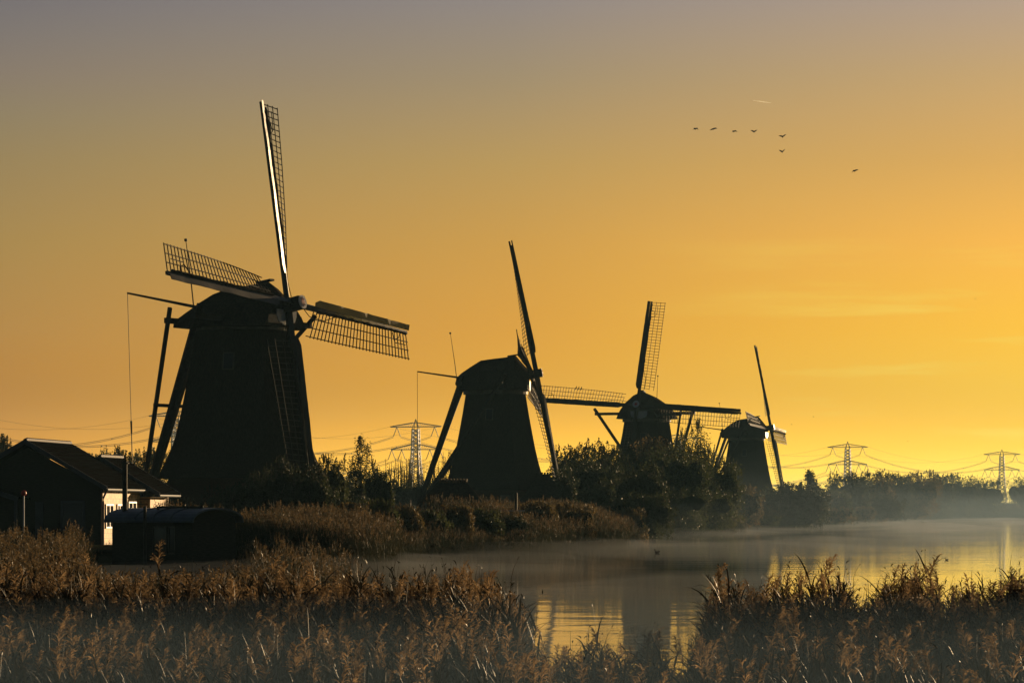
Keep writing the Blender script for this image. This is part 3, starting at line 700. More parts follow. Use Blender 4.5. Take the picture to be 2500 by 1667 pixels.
# ------------------------------------------------------------------ birds, ducks, contrail
def bird(px, py, D, span, ang_l, ang_r, tip_l, tip_r, roll, label, heading=25, group='birds flying in a loose line'):
    c = P(px, py, D)
    root = bpy.data.objects.new('bird', None)
    b = MB(); L_ = span * .42
    rings = []
    for t, r_ in ((-.5, .01), (-.42, .09), (-.2, .10), (.1, .075), (.3, .035), (.45, .03), (.52, .045), (.60, .012)):
        rings.append([(t * L_ * 1.6, math.cos(a) * r_ * span * .5, math.sin(a) * r_ * span * .45) for a in np.linspace(0, 2 * math.pi, 9)[:-1]])
    b.loft(rings)
    for sg, a1, a2 in ((-1, ang_l, tip_l), (1, ang_r, tip_r)):
        y1 = span * .22; z1 = y1 * math.tan(R(a1)); y2 = y1 + span * .28 * math.cos(R(a2)); z2 = z1 + span * .28 * math.sin(R(a2))
        c1 = span * .20; c2 = span * .15
        up = [(c1, 0, .02), (c1 * 1.1, sg * y1, z1), (-c2 * .6, sg * y2, z2), (-c2 * 1.1, sg * y1, z1), (-c1 * .9, 0, .02)]
        th = span * .035
        k = len(up); vs = [Vector(p) for p in up] + [Vector(p) - Vector((0, 0, th)) for p in up]
        b.add(vs, [(0, 1, 3, 4), (1, 2, 3), (k, k + 4, k + 3, k + 1), (k + 1, k + 3, k + 2)] + [(i, (i + 1) % k, k + (i + 1) % k, k + i) for i in range(k)])
    o = b.build('bird', M['bird']); o.location = c; o.rotation_euler = (R(roll), R(-30), R(heading))
    tag(o, label, 'bird', group)
BD = 560
bird(1698, 315, BD, 1.25, 22, 18, -48, -55, 0, 'leftmost flying bird of the line, wings arched down', 78)
bird(1742, 315, BD, 1.35, 4, 2, -6, -4, -14, 'second flying bird from the left, wings held flat and tilted', 80)
bird(1792, 321, BD, 1.2, 10, 16, -20, -62, -6, 'third flying bird from the left, far wing folded down', 78)
bird(1841, 322, BD, 1.3, 30, 28, 40, 36, 0, 'fourth flying bird from the left, wings raised in a shallow vee', 82)
bird(1911, 334, BD, 1.4, 34, 26, 38, 22, -4, 'upper of the two flying birds one above the other', 82)
bird(1910, 371, BD, 1.3, 42, 36, 46, 44, -4, 'lower of the two flying birds one above the other', 80)
bird(2087, 417, BD, 1.35, 14, 8, 10, -40, -8, 'flying bird on its own at the right of the line', 76)
for i, (px, py, lb) in enumerate(((1932.5, 1036, 'dark speck of a far bird just right of the farthest windmill sail'), (1986, 1017, 'dark speck of a far bird above and right of the farthest windmill'), (2216, 1077, 'far bird speck between the two right-hand pylons'), (2381, 729, 'lone far bird speck high at the right'))):
    bird(px, py, 900, .55, 20, 20, -20, -20, 0, lb, 60, 'far birds like specks')
# birds perched on the third windmill's left sail
for i, px in enumerate((1406.5, 1413, 1419.5)):
    c = P(px, 949.5 + .6 * i, D3 - 1.5)
    b = MB(); rings = []
    for z_, r_, xo in ((-.05, .02, -.12), (.05, .06, -.03), (.14, .075, 0), (.22, .06, .02), (.27, .035, .03), (.31, .045, .04), (.35, .04, .05), (.38, .01, .06)):
        rings.append([(xo + math.cos(a) * r_ * 1.2, math.sin(a) * r_, z_) for a in np.linspace(0, 2 * math.pi, 9)[:-1]])
    b.loft(rings); b.tube((-.05, 0, .0), (-.22, 0, -.16), .035, .015, 6); b.tube((.08, 0, .335), (.14, 0, .325), .015, .003, 5)
    o = b.build('perched_bird', M['bird']); o.location = c; o.rotation_euler = (0, 0, R(20 * i))
    tag(o, ['left', 'middle', 'right'][i] + ' one of three small birds perched on the sail of the third windmill', 'bird', 'birds perched on a sail')
def duck(px, py, size, label):
    D = ZC * F / (py - HOR); b = MB(); rings = []
    for x_, r_, z_ in ((-.27, .01, .13), (-.2, .05, .10), (-.08, .085, .07), (.06, .085, .06), (.15, .05, .07), (.18, .01, .08)):
        rings.append([(x_, math.cos(a) * r_, z_ + math.sin(a) * r_ * .85) for a in np.linspace(0, 2 * math.pi, 11)[:-1]])
    b.loft(rings); b.path([(.11, 0, .09), (.15, 0, .17), (.16, 0, .22)], [.04, .03, .035], 7)
    b.path([(.12, 0, .235), (.16, 0, .25), (.21, 0, .24), (.27, 0, .225)], [.02, .04, .03, .008], 7)
    o = b.build('duck', M['ducks']); o.scale = (size,) * 3; o.location = (GX(px, D), D, 0); o.rotation_euler = (0, 0, R(200))
    tag(o, label, 'duck', 'water birds on the canal')
duck(1604, 1349, .85, 'dark duck swimming alone in the middle of the canal')
duck(1593, 1319, .9, 'small duck near the mist beside the reedy point')
duck(2311, 1367, .5, 'tiny water bird right of the pylon reflection')
duck(2252, 1276, 1.5, 'tiny far water bird below the distant tree belt')
# contrail: 25 km off
Dc = 25000.0
c0, c1 = P(1838, 245.5, Dc), P(1884, 252.3, Dc)
b = MB(); pts = [c0.lerp(c1, t) for t in np.linspace(0, 1, 12)]
b.path(pts, [.5, .9, 1.3, 1.7, 2.0, 2.1, 2.0, 1.8, 1.5, 1.1, .8, .2], 6)
M['trail'] = leaf_mat('contrail_vapour', (.95, .93, .9), (.9, .9, .88), .01, .85)
tag(b.build('contrail', M['trail']), 'short bright aircraft trail high in the sky', 'contrail', kind='stuff')

# ------------------------------------------------------------------ trees and shrubs
def leaves_mesh(C, size, up=0.0, jitter=1.0):
    """C (n,3) centres -> leaf rhombi (2 tris each)"""
    n = len(C); th = RNG.uniform(0, 2 * math.pi, n); ph = RNG.uniform(-.5, 1.3, n)
    a = np.stack([np.cos(th) * np.cos(ph), np.sin(th) * np.cos(ph), np.sin(ph)], 1)
    r = RNG.normal(size=(n, 3)); b = np.cross(a, r); b /= np.linalg.norm(b, axis=1)[:, None] + 1e-9
    s = (size * RNG.uniform(.55, 1.3, n))[:, None]
    V = np.stack([C - a * s, C + b * s * .42, C + a * s, C - b * s * .42], 1).reshape(-1, 3)
    i = np.arange(n)[:, None] * 4
    T = np.concatenate([i + [0, 1, 2], i + [0, 2, 3]], 0)
    return V, T

def tree(name, label, px, D, top, w, base=None, style='bush', matl='leaf_green', n=5000, leaf=.14, shoots=40, group=None, cat='tree', depth=None, core=True, lean=0.0, shape=None, wy=1.0):
    """px centre, top row, w crown width in photo px; real size from its distance"""
    ppm = F / D; x = GX(px, D); zg = gz(x, D) if base is None else GZ(base, D)
    H = GZ(top, D) - zg; W = w / ppm / 2
    root = thing(name, label, cat, (x, D, zg), 0, group)
    dep = (W * .9 if depth is None else depth)
    if shape is None:
        shape = []
        nb = 6 if style != 'tall' else 7
        for k in range(nb):
            t = (k + .5) / nb * 2 - 1
            shape.append((t * W * .85 + random.uniform(-.1, .1) * W, random.uniform(-.4, .4) * dep, H * random.uniform(.50, .60), W * random.uniform(.44, .56), dep * .6, H * random.uniform(.34, .44) * (1 - .15 * t * t)))
        shape.append((0, 0, H * .30, W * 1.15, dep * .8, H * .32)); shape.append((0, 0, H * .10, W * 1.2, dep * .9, H * .18))
        shape.append((lean * W, 0, H * .58, W * .55, dep * .6, H * .34))
    else:
        shape = [(a * W, b_ * dep, c * H, d * W, e * dep, f * H) for a, b_, c, d, e, f in shape]
    S = np.array(shape); vol = np.cbrt(S[:, 3] * S[:, 4] * S[:, 5]) ** 2; pr = vol / vol.sum()
    # clumps
    nc = max(40, n // 22); idx = RNG.choice(len(S), nc, p=pr)
    d = RNG.normal(size=(nc, 3)); d /= np.linalg.norm(d, axis=1)[:, None]; rad = RNG.uniform(.55, 1.06, nc) ** .7
    CC = S[idx, :3] + d * S[idx, 3:] * rad[:, None]
    CC[:, 2] = np.maximum(CC[:, 2], .05 * H)
    k = RNG.choice(nc, n); sp = max(leaf * 2.0, .045 * (W + H))
    n = int(n * 1.7); k = RNG.choice(nc, n)
    C = CC[k] + RNG.normal(size=(n, 3)) * sp * np.array([.55, .55, .7])
    # upright shoots with leaves, rooted in the crown surface
    SH = []; tw = MB()
    for _ in range(shoots):
        j = random.choices(range(len(S)), weights=pr)[0]; s_ = S[j]
        th = random.uniform(0, 2 * math.pi); el = random.uniform(.5, 1.5)
        p0 = np.array([s_[0] + s_[3] * math.cos(th) * math.cos(el), s_[1] + s_[4] * math.sin(th) * math.cos(el), s_[2] + s_[5] * math.sin(el) * .95])
        ln = random.uniform(.02, .15) * H * random.random() ** .5 + .2; dr = np.array([random.gauss(0, .18), random.gauss(0, .18), 1.0])
        p1 = p0 + dr * ln
        if p1[2] > H * 1.04: p1 = p0 + dr * max(.1, (H * 1.04 - p0[2]))
        m_ = int(7 + ln / max(leaf, .05) * 1.6)
        t = RNG.uniform(0, 1, m_)[:, None]; SH.append(p0 + (p1 - p0) * t + RNG.normal(size=(m_, 3)) * leaf * .6 * (1.15 - t))
        tw.tube(p0 - dr * .2, p1, .025 + .00003 * D, .008 + .00002 * D, 4)
    C = np.concatenate([C] + SH) if SH else C
    V, T = leaves_mesh(C, leaf)
    # trunk with limbs
    tk = MB(); tops = [S[i] for i in range(len(S))]
    r0 = max(.05, .018 * H)
    tk.path([(0, 0, -.6), (lean * W * .2, 0, H * .25), (lean * W * .6, 0, H * .62)], [r0 * 1.5, r0, r0 * .4], 7)
    for s_ in tops[:8]:
        tk.path([(0, 0, H * .06), (s_[0] * .5, s_[1] * .5, s_[2] * .55), (s_[0], s_[1], s_[2] + s_[5] * .4)], [r0 * .6, r0 * .38, r0 * .12], 5)
    tk.v += []; trunk = tk.build('trunk', M['bark'], root)
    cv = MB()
    if core:  # solid dark masses added inside crowns to stop light leaking through
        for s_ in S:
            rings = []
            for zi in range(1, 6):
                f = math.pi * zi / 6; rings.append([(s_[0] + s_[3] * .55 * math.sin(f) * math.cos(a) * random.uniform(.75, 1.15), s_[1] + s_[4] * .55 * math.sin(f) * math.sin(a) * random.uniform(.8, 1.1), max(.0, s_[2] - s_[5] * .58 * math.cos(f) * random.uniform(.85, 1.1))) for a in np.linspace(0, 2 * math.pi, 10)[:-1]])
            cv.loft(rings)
    def tris(mb):
        if not mb.v: return np.zeros((0, 3)), np.zeros((0, 3), int)
        return np.array([tuple(p) for p in mb.v]), np.array([(f[0], f[q], f[q + 1]) for f in mb.f for q in range(1, len(f) - 1)])
    Vs, Ts, Is = [V], [T], [np.zeros(len(T), int)]; base_ = len(V)
    for mi, mb in ((1, tw), (2, cv)):
        v_, t_ = tris(mb)
        if len(v_): Vs.append(v_); Ts.append(t_ + base_); Is.append(np.full(len(t_), mi)); base_ += len(v_)
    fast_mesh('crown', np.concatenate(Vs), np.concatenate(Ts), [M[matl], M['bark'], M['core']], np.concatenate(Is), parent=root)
    return root

G1 = 'willows between the second and the farthest windmill'
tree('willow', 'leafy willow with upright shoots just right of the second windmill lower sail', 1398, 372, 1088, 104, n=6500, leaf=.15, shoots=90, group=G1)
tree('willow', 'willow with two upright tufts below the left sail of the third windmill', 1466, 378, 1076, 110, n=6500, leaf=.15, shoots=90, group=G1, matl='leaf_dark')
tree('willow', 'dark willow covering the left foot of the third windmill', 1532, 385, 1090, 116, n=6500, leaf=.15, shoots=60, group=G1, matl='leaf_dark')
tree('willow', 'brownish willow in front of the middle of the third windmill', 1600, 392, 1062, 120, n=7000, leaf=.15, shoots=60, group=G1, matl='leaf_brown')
tree('willow', 'tallest feathery willow under the right sail of the third windmill', 1697, 398, 1030, 112, n=10000, leaf=.13, shoots=130, group=G1, core=False, matl='leaf_green',
     shape=[(0.1, 0, .78, .30, .5, .20), (-.55, 0, .66, .32, .5, .2), (.2, 0, .5, .55, .6, .22), (-.3, 0, .45, .6, .6, .25), (.62, .1, .5, .3, .5, .22), (0, 0, .25, .95, .8, .28)])
tree('willow', 'green willow sloping down in front of the farthest windmill left edge', 1752, 394, 1112, 108, n=6500, leaf=.14, shoots=60, group=G1, matl='leaf_green')
tree('willow', 'broad low willow mass under the feathery willow', 1665, 388, 1110, 170, n=6500, leaf=.15, shoots=50, group=G1, matl='leaf_dark')
tree('willow', 'low willow rising above the brown reeds of the point', 1500, 340, 1165, 150, n=6500, leaf=.14, shoots=40, group=G1, matl='leaf_dark')
for px, D, top, w_, mt, lb in ((1436, 345, 1112, 150, 'leaf_dark', 'rounded willow filling the gap at the left of the willow clump'), (1566, 320, 1128, 120, 'leaf_dark', 'willow at the water behind the brown point, left of the middle'), (1652, 372, 1074, 130, 'leaf_green', 'willow between the brownish and the feathery one'),
                               (1620, 366, 1185, 190, 'leaf_dark', 'wide dark willow skirt hanging over the water'), (1560, 312, 1205, 150, 'leaf_dark', 'low willow scrub at the water right of the point'), (1712, 384, 1196, 150, 'leaf_green', 'greenish low willow at the water left of the farthest windmill')):
    tree('willow', lb, px, D, top, w_, n=6500, leaf=.14, shoots=60, group=G1, matl=mt)
tree('shrub', 'shrub hiding the tip of the second windmill lower sail', 1374, 318, 1146, 66, n=3500, leaf=.12, shoots=40, group=G1, matl='leaf_dark', cat='shrub')
tree('shrub', 'reddish shrub at the left foot of the farthest windmill', 1812, 470, 1178, 90, n=3500, leaf=.15, shoots=30, group=G1, matl='leaf_brown', cat='shrub')
G2 = 'shrubs in front of the largest windmill'
for i, (px, top, w_, lb, mt) in enumerate(((622, 1165, 110, 'low dark shrub under the left part of the largest windmill', 'leaf_dark'), (570, 1185, 130, 'very low shrub at the far left under the largest windmill body', 'leaf_dark'), (655, 1150, 130, 'dark shrub between the low one and the tallest one under the largest windmill', 'leaf_dark'), (725, 1165, 170, 'broad low scrub in front of the largest windmill right foot', 'leaf_dark'), (692, 1118, 100, 'tallest shrub in front of the largest windmill body', 'leaf_dark'),
                                       (755, 1140, 80, 'shrub in front of the right foot of the largest windmill', 'leaf_dark'), (806, 1112, 74, 'leafy shrub against the sky right of the largest windmill foot', 'leaf_green'))):
    tree('shrub', lb, px, (208 - i * .7) if px < 800 else 226, top, w_, n=6000, leaf=.075, shoots=60, group=G2, matl=mt, cat='shrub')
tree('shrub', 'low reddish shrub between the cottage and the largest windmill', 430, 196, 1212, 120, n=4500, leaf=.07, shoots=30, group=G2, matl='leaf_brown', cat='shrub')
tree('birch', 'young birch with a forked drooping crown between the first two windmills', 884, 262, 1072, 96, n=3800, leaf=.095, shoots=26, core=False, matl='leaf_dark',
     shape=[(-.12, 0, .86, .16, .3, .13), (.30, 0, .80, .14, .3, .1), (-.5, 0, .66, .2, .3, .10), (-.15, 0, .66, .34, .5, .14), (.55, 0, .58, .22, .3, .1), (-.35, 0, .45, .5, .5, .14), (.35, 0, .42, .5, .5, .12), (0, 0, .25, .85, .8, .2)], lean=-.1)
tree('shrub', 'green shrub beside the birch on its right', 925, 258, 1132, 64, n=3000, leaf=.09, shoots=30, matl='leaf_green', cat='shrub')
tree('shrub', 'low hazy shrub between the largest windmill and the birch', 842, 270, 1160, 60, n=2500, leaf=.09, shoots=20, matl='leaf_green', cat='shrub')
for i, (px, D, top, w_, mt, lb) in enumerate(((862, 186, 1232, 76, 'leaf_brown', 'brownish bank shrub nearest the brown reed clump'), (925, 192, 1222, 84, 'leaf_green', 'green bank shrub below the birch'), (985, 199, 1238, 80, 'leaf_brown', 'small bank shrub below the bare willows'),
    (1045, 204, 1248, 96, 'leaf_green', 'low bank shrub in front of the small thatched shed'), (1112, 208, 1236, 84, 'leaf_brown', 'golden bank shrub right of the small thatched shed'), (1170, 212, 1246, 100, 'leaf_green', 'broad bank shrub in front of the second windmill'),
    (1238, 216, 1262, 84, 'leaf_dark', 'dark low bank shrub by the landing stage'), (1300, 236, 1228, 110, 'leaf_brown', 'rounded golden shrub left on the reedy point'), (1392, 243, 1226, 120, 'leaf_brown', 'rounded golden shrub in the middle of the reedy point'),
    (1530, 305, 1240, 90, 'leaf_brown', 'pale rounded shrub just beyond the reedy point'), (1752, 405, 1262, 80, 'leaf_brown', 'rusty low shrub at the water below the greenish willow'), (1850, 480, 1258, 90, 'leaf_green', 'low shrub at the water below the farthest windmill'))):
    tree('shrub', lb, px, D, top, w_, n=4200, leaf=.07 + .0001 * D, shoots=70, group='low shrubs along the canal bank', matl=mt, cat='shrub')
# bare, twiggy willows
def bare(px, D, top, w_, n, label, leafn=900, mtl='leaf_brown'):
    x = GX(px, D); zg = gz(x, D); H = GZ(top, D) - zg; W = w_ / (F / D) / 2
    root = thing('bare_willow', label, 'tree', (x, D, zg), 0, 'thin bare willows on the skyline')
    tw = MB(); C = []
    for _ in range(n):
        bx = random.uniform(-.8, .8) * W; tx = bx + random.gauss(0, .16) * W; hh = H * (1 - .45 * abs(random.gauss(0, .55))) ; hh = max(hh, .35 * H)
        yb = random.uniform(-1, 1) * W * .6; mid = Vector(((bx + tx) / 2 + random.gauss(0, .1) * W * .4, yb, hh * .5))
        r_ = .03 + .00008 * D
        tw.path([(bx, yb, -.3), mid, (tx, yb, hh)], [r_ * 1.6, r_, r_ * .35], 4)
        for _k in range(7):
            t = random.uniform(.35, .95); p = Vector((bx, yb, 0)).lerp(Vector((tx, yb, hh)), t); q = p + Vector((random.gauss(0, .32), random.gauss(0, .2), random.uniform(.5, 1.3))) * (1.1 - t) * H * .14
            tw.tube(p, q, r_ * .5, r_ * .25, 3); C.append(q); C.append(p.lerp(q, .5))
    tw.build('trunk', M['bark'], root)
    C = np.array([tuple(c) for c in C]); k = RNG.choice(len(C), leafn); C = C[k] + RNG.normal(size=(leafn, 3)) * .28
    V, T = leaves_mesh(C, .11); fast_mesh('crown', V, T, M[mtl], parent=root)
for a in ((968, 420, 1112, 60, 26, 'slender bare willow stems just right of the birch'), (1003, 430, 1118, 50, 22, 'bare willow stems in front of the tall pylon foot'), (1045, 425, 1120, 66, 26, 'bare willow left of the second windmill tail pole'),
          (1092, 430, 1098, 54, 22, 'bare willow between the tail brace and body of the second windmill')): bare(*a)
for px, w_, top, lb in ((960, 120, 1172, 'low hedge shrub under the bare willows on the left'), (1055, 130, 1168, 'low hedge shrub behind the small thatched shed'), (880, 120, 1185, 'low hedge shrub behind the birch')):
    tree('shrub', lb, px, 400, top, w_, n=3500, leaf=.13, shoots=60, matl='leaf_dark', cat='shrub', group='low shrubs on the skyline')
# behind the cottage
for px, w_, top, lb in ((292, 110, 1093, 'twiggy shrub crown behind the cottage roof'), (372, 90, 1098, 'twiggy shrub behind the tail braces of the largest windmill'), (8, 40, 1066, 'leafy tree top at the left edge above the cottage roof'), (232, 50, 1112, 'small shrub top just behind the cottage ridge')):
    tree('shrub', lb, px, 330, top, w_, n=6500, leaf=.11, shoots=110, matl='leaf_green', cat='shrub', group='shrubs behind the cottage', core=False)
# far bank belt, right
G3 = 'trees of the far belt on the right'
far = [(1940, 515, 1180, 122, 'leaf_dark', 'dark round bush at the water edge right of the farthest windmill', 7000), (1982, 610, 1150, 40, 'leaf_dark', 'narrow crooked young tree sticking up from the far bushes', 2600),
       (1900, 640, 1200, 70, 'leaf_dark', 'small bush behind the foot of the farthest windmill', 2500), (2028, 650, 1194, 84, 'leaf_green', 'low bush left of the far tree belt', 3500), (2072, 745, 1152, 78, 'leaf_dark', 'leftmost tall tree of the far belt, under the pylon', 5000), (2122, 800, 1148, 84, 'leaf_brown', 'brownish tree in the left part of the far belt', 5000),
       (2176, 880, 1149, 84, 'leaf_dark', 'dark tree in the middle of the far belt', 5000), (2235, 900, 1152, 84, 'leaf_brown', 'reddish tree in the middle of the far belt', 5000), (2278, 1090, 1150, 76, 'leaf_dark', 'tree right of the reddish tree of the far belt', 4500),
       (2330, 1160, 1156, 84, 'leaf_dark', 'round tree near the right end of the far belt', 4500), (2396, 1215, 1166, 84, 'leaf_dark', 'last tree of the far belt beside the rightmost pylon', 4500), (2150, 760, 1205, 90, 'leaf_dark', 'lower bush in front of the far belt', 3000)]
for px, D, top, w_, mt, lb, n_ in far:
    sh = None
    if w_ == 40: sh = [(-.3, 0, .88, .35, .5, .1), (-.1, 0, .72, .55, .5, .12), (.5, 0, .62, .4, .4, .08), (-.1, 0, .5, .8, .7, .15), (0, 0, .3, .9, .8, .25)]
    tree('far_tree', lb, px, D, top, w_ * (1.25 if w_ > 60 else 1), n=int(n_ * 1.3), leaf=.16 + .00012 * D, shoots=70, group=G3, matl=mt, shape=sh)
for px, D, top, w_, mt, lb in ((2040, 600, 1236, 90, 'leaf_brown', 'small sunlit bush at the water right of the round bush'), (2112, 690, 1236, 50, 'leaf_brown', 'small pale bush on the water edge below the far belt'), (2225, 930, 1235, 60, 'leaf_brown', 'low pale bush below the reddish far tree')):
    tree('shrub', lb, px, D, top, w_, n=2500, leaf=.15, shoots=20, group='low bushes at the water edge', matl=mt, cat='shrub')
for px, D, top, w_, lb in ((2512, 1350, 1166, 96, 'large tree at the right edge beyond the rightmost pylon'), (2462, 1500, 1230, 60, 'low bush in the gap under the rightmost pylon')):
    tree('far_tree', lb, px, D, top, w_, n=5500, leaf=.3, shoots=70, group=G3, matl='leaf_dark')
# distant wood closing the horizon
C = []
for _ in range(26000):
    px = random.uniform(-300, 2800); D = random.uniform(1700, 2600); h = 5 + 6 * abs(math.sin(px * .013) * math.sin(px * .0047 + 1)) + random.gauss(0, .8)
    C.append((GX(px, D), D, 1.5 + h * random.random() ** .6))
V, T = leaves_mesh(np.array(C), 1.3)
tag(fast_mesh('distant_wood', V, T, M['leaf_dark']), 'low far-off wood along the horizon', 'wood', kind='stuff')

# ------------------------------------------------------------------ reeds
def ribbon(pts, ws, side):
    V = []; 
    for p, w_ in zip(pts, ws): V += [p - side * w_, p + side * w_]
    T = []
    for i in range(len(pts) - 1): a = 2 * i; T += [(a, a + 1, a + 3), (a, a + 3, a + 2)]
    return V, T
def reed_template(seed, detail=True, plume=True):
    rg = random.Random(seed); V, T, I = [], [], []
    def put(v, t, mi):
        b = len(V); V.extend([tuple(p) for p in v]); T.extend([(a + b, c + b, e + b) for a, c, e in t]); I.extend([mi] * len(t))
    H = 2.2; lean = Vector((rg.gauss(-.05, .06), rg.gauss(0, .06), 0))
    def axis(t): return Vector((lean.x * t * t * H, lean.y * t * t * H, H * t))
    for ang in (0, math.pi / 2):
        sd_ = Vector((math.cos(ang), math.sin(ang), 0)); pts = [axis(t) for t in (0, .4, .75, .9)]
        put(*ribbon(pts, [.0065, .006, .005, .0035], sd_), 1)
    nl = rg.randint(8, 11) if detail else 5
    for k in range(nl):
        t = .30 + .56 * (k + rg.random() * .7) / nl; p = axis(t)
        az_ = rg.uniform(-.9, .9) + (math.pi if rg.random() < .62 else 0) + rg.gauss(0, .3)
        L = rg.uniform(.34, .60); out = Vector((math.cos(az_), math.sin(az_), 0)); el = rg.uniform(.85, 1.38); dr = rg.uniform(.15, 1.15)
        pts = []; q = p.copy(); e = el; seg = 5 if detail else 3
        for j in range(seg + 1):
            pts.append(q.copy()); q = q + (out * math.cos(e) + Vector((0, 0, math.sin(e)))) * (L / seg); e -= dr * (j + 1) / seg * .62
        sd_ = out.cross(Vector((0, 0, 1))); sd_ = (sd_ * math.cos(rg.uniform(-.9, .9)) + Vector((0, 0, 1)) * rg.uniform(-.5, .5)).normalized()
        wmax = rg.uniform(.011, .019)
        put(*ribbon(pts, [wmax * .6] + [wmax * (1 - (j / seg) ** 2.2) + .0008 for j in range(1, seg + 1)], sd_), 0)
    # plume: feathery panicle, its side branches rising close to the axis
    PL = rg.uniform(.26, .40); az_ = rg.gauss(0, .8) + (0 if rg.random() < .7 else math.pi); out = Vector((math.cos(az_), math.sin(az_), 0))
    base = axis(.88); nod = rg.choice((.08, .15, .25, .45))
    def pax(s): return base + Vector((0, 0, PL * s * (1 - .25 * nod * s))) + out * PL * nod * s * s * .8
    nb = (34 if detail else 9) if plume else 2
    put(*ribbon([pax(s) for s in (0, .35, .7, 1)], [.004, .0035, .003, .001], Vector((1, 0, 0))), 2 if plume else 1)
    for k in range(nb):
        s = .03 + .95 * k / max(1, nb - 1); p = pax(s); a = rg.uniform(0, 2 * math.pi); o = (Vector((math.cos(a), math.sin(a), 0)) + out * .7).normalized()
        L = PL * (.34 * (1 - .75 * s) + .10) * rg.uniform(.7, 1.25); e = rg.uniform(.85, 1.35); q = p.copy(); pts = []
        for j in range(4):
            pts.append(q.copy()); q = q + (o * math.cos(e) + Vector((0, 0, math.sin(e)))) * (L / 3); e -= rg.uniform(.15, .75)
        sd_ = Vector((rg.gauss(0, 1), rg.gauss(0, 1), rg.gauss(0, .3))).normalized()
        put(*ribbon(pts, [.002, .0085, .0075, .001] if detail else [.006, .022, .018, .003], sd_), 2 if plume else 0)
        if detail and plume:
            for m_ in range(4):
                c = pts[1].lerp(pts[3], m_ / 4 + rg.random() * .2)
                dv = (pts[3] - pts[1]).normalized() * .020 + Vector((rg.gauss(0, .007), rg.gauss(0, .007), rg.gauss(0, .007))); sd2 = Vector((rg.gauss(0, 1), rg.gauss(0, 1), rg.gauss(0, 1))).normalized() * .006
                put([c - sd2, c + sd2, c + dv], [(0, 1, 2)], 2)
    return np.array(V, dtype=np.float32), np.array(T, dtype=np.int32), np.array(I, dtype=np.int32)

def scatter(name, temps, pos, scl, rot, tiltx, tilty, mats, label, cat='reeds'):
    VV, TT, II = [], [], []; base = 0
    pick = RNG.integers(0, len(temps), len(pos))
    for ti, (V, T, I) in enumerate(temps):
        ids = np.nonzero(pick == ti)[0]; n = len(ids)
        if n == 0: continue
        c, s = np.cos(rot[ids])[:, None], np.sin(rot[ids])[:, None]
        x = V[None, :, 0] * c - V[None, :, 1] * s; y = V[None, :, 0] * s + V[None, :, 1] * c; z = np.broadcast_to(V[None, :, 2], x.shape)
        sc = scl[ids][:, None]
        x = x * sc + pos[ids, 0][:, None] + z * sc * tiltx[ids][:, None]; y = y * sc + pos[ids, 1][:, None] + z * sc * tilty[ids][:, None]; z = z * sc + pos[ids, 2][:, None]
        VV.append(np.stack([x, y, z], 2).reshape(-1, 3))
        TT.append((T[None] + (np.arange(n) * len(V))[:, None, None] + base).reshape(-1, 3)); II.append(np.tile(I, n)); base += n * len(V)
    o = fast_mesh(name, np.concatenate(VV), np.concatenate(TT), mats, np.concatenate(II))
    return tag(o, label, cat, kind='stuff')

LOW = [reed_template(300 + i, False) for i in range(10)]
prof_px = [-100, 0, 60, 100, 150, 200, 250, 300, 350, 420, 500, 560, 600, 650, 700, 750, 800, 850, 900, 950, 1000, 1060, 1120, 1160, 1200, 1240, 1275, 1295, 1330, 1380, 1415, 1450, 1490, 1530, 1580, 1612, 1640, 1668, 1692, 1715, 1745, 1780, 1815, 1850, 1880, 1930, 1975, 2010, 2050, 2080, 2120, 2160, 2200, 2240, 2280, 2320, 2360, 2400, 2450, 2500, 2600]
prof_y = [1380, 1382, 1378, 1400, 1375, 1368, 1392, 1405, 1398, 1392, 1388, 1412, 1396, 1388, 1392, 1368, 1404, 1402, 1400, 1404, 1392, 1388, 1366, 1396, 1402, 1420, 1455, 1520, 1590, 1570, 1535, 1520, 1560, 1580, 1600, 1512, 1600, 1640, 1625, 1540, 1450, 1400, 1404, 1450, 1430, 1392, 1396, 1402, 1392, 1430, 1440, 1400, 1400, 1362, 1420, 1452, 1420, 1430, 1392, 1378, 1378]
LEAFY = [reed_template(500 + i, True, i % 4 == 0) for i in range(20)]
FRONT = [reed_template(700 + i, True, i % 7 in (0, 3)) for i in range(14)]
